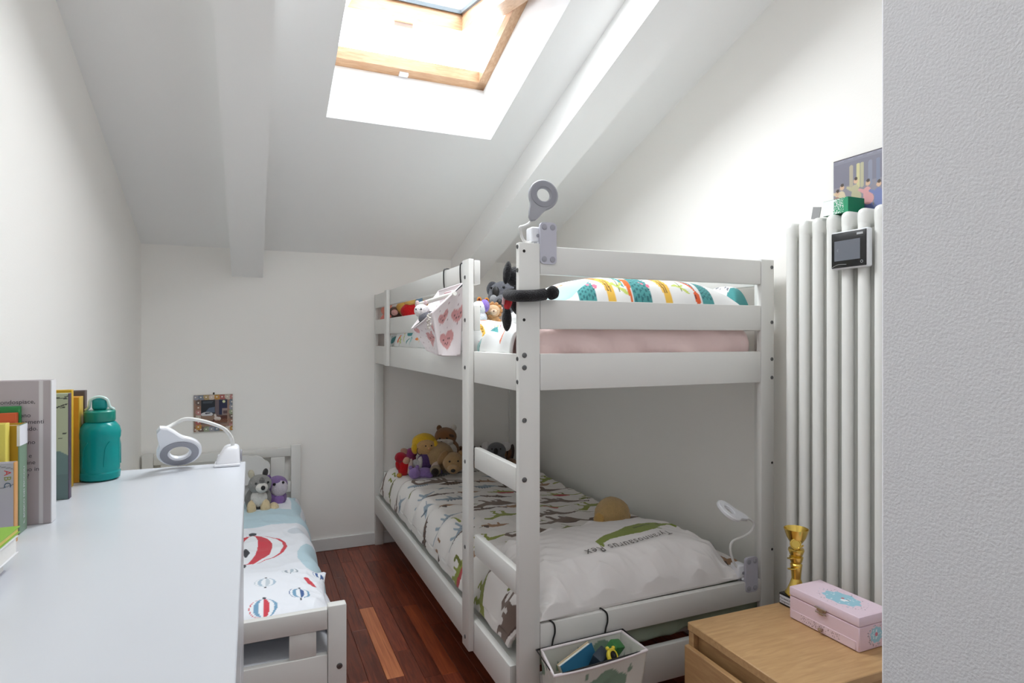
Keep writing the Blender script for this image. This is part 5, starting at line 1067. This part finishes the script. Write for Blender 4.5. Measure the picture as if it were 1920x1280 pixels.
part('spout_cover', G().box(bc[0]-.013, bc[0]+.013, bc[1]-.011, bc[1]+.011, CZ+.143, CZ+.168, .006, 3), mat('bottle_flip_teal', (20, 150, 150), .3), ld)
part('carry_loop', G().tube(smooth_path([(bc[0]-.0245, bc[1], CZ+.144), (bc[0]-.018, bc[1]-.006, CZ+.15), (bc[0]-.014, bc[1]-.010, CZ+.165), (bc[0], bc[1]-.011, CZ+.171), (bc[0]+.014, bc[1]-.010, CZ+.165), (bc[0]+.018, bc[1]-.006, CZ+.15), (bc[0]+.0245, bc[1], CZ+.144)], 5), .003, 8), clear, ld)
# picture on the end wall
t = thing('wall_picture', 'small square picture of a bedroom by moonlight hanging on the end wall', 'picture', (-.19, 3.785, H-.52))
x0_, z0_, pw, ph = -.292, H-.517, .196, .204
part('panel', G().box(x0_, x0_+pw, 3.776, 3.7895, z0_, z0_+ph, .001, 1), mat('panel_edge', (176, 166, 150), .6), t)
q = random.Random(6); sh = []
pal = [(150, 112, 92), (176, 152, 110), (186, 130, 126), (120, 128, 140), (196, 184, 170), (150, 150, 160), (170, 96, 92), (146, 156, 130), (190, 140, 70), (112, 92, 84), (206, 190, 176)]
for k in range(30):
    e_ = k % 4; u_ = (k//4)/7.5*.2
    c_ = {0: (u_, .012), 1: (u_, .19), 2: (.014, u_), 3: (.182, u_)}[e_]
    sh.append(p_(pal[(k*5) % 11], oval(c_[0]+.01, c_[1], .019, .016, 7, q.uniform(0, 3)))); sh.append(s_((64, 52, 50), (c_[0], c_[1]+.012, .0009), (c_[0]+.018, c_[1]+.014, .0009)))
    sh.append(s_((230, 222, 212), (c_[0]+.008, c_[1], .004)))
sh += [rect((112, 96, 88), .034, .04, .166, .176), rect((28, 34, 42), .036, .098, .106, .174), rect((108, 92, 96), .108, .09, .124, .174), rect((36, 40, 70), .126, .09, .168, .174), s_((216, 218, 170), (.15, .163, .0075)),
       s_((120, 130, 140), (.045, .165, .0008), (.095, .165, .0008)), s_((120, 130, 140), (.045, .158, .0008), (.09, .158, .0008)), p_((86, 100, 122), [(.055, .105), (.105, .105), (.105, .135), (.075, .13)]), p_((206, 204, 206), oval(.065, .095, .03, .013)), s_((60, 64, 76), (.06, .1, .004), (.08, .102, .003)), rect((146, 118, 100), .034, .06, .11, .086), rect((108, 84, 72), .034, .045, .10, .06),
       p_((86, 44, 32), [(.085, .045), (.168, .045), (.168, .085), (.11, .085)]), s_((216, 204, 196), (.112, .07, .011), (.125, .068, .010)), s_((216, 204, 196), (.106, .09, .005), (.108, .08, .005)), rect((150, 132, 128), .142, .09, .168, .125), rect((90, 70, 72), .146, .095, .168, .112)]
for k in range(9): sh.append(s_((150, 104, 76), (.10+k*.008, .046, .0016), (.112+k*.008, .066, .0012)))
picture('print', (x0_+.001, 3.7757, z0_+.001), (1, 0, 0), (0, 0, 1), pw-.002, ph-.002, (150, 120, 104), sh, painted('card_print', .5, 0, sheen=0), t, .0016)
part('peg', G().ball((-.192, 3.783, z0_+ph+.006), (.005, .006, .007), (0, 0, 0), 2), mat('peg_dark', (52, 44, 42), .5), t)
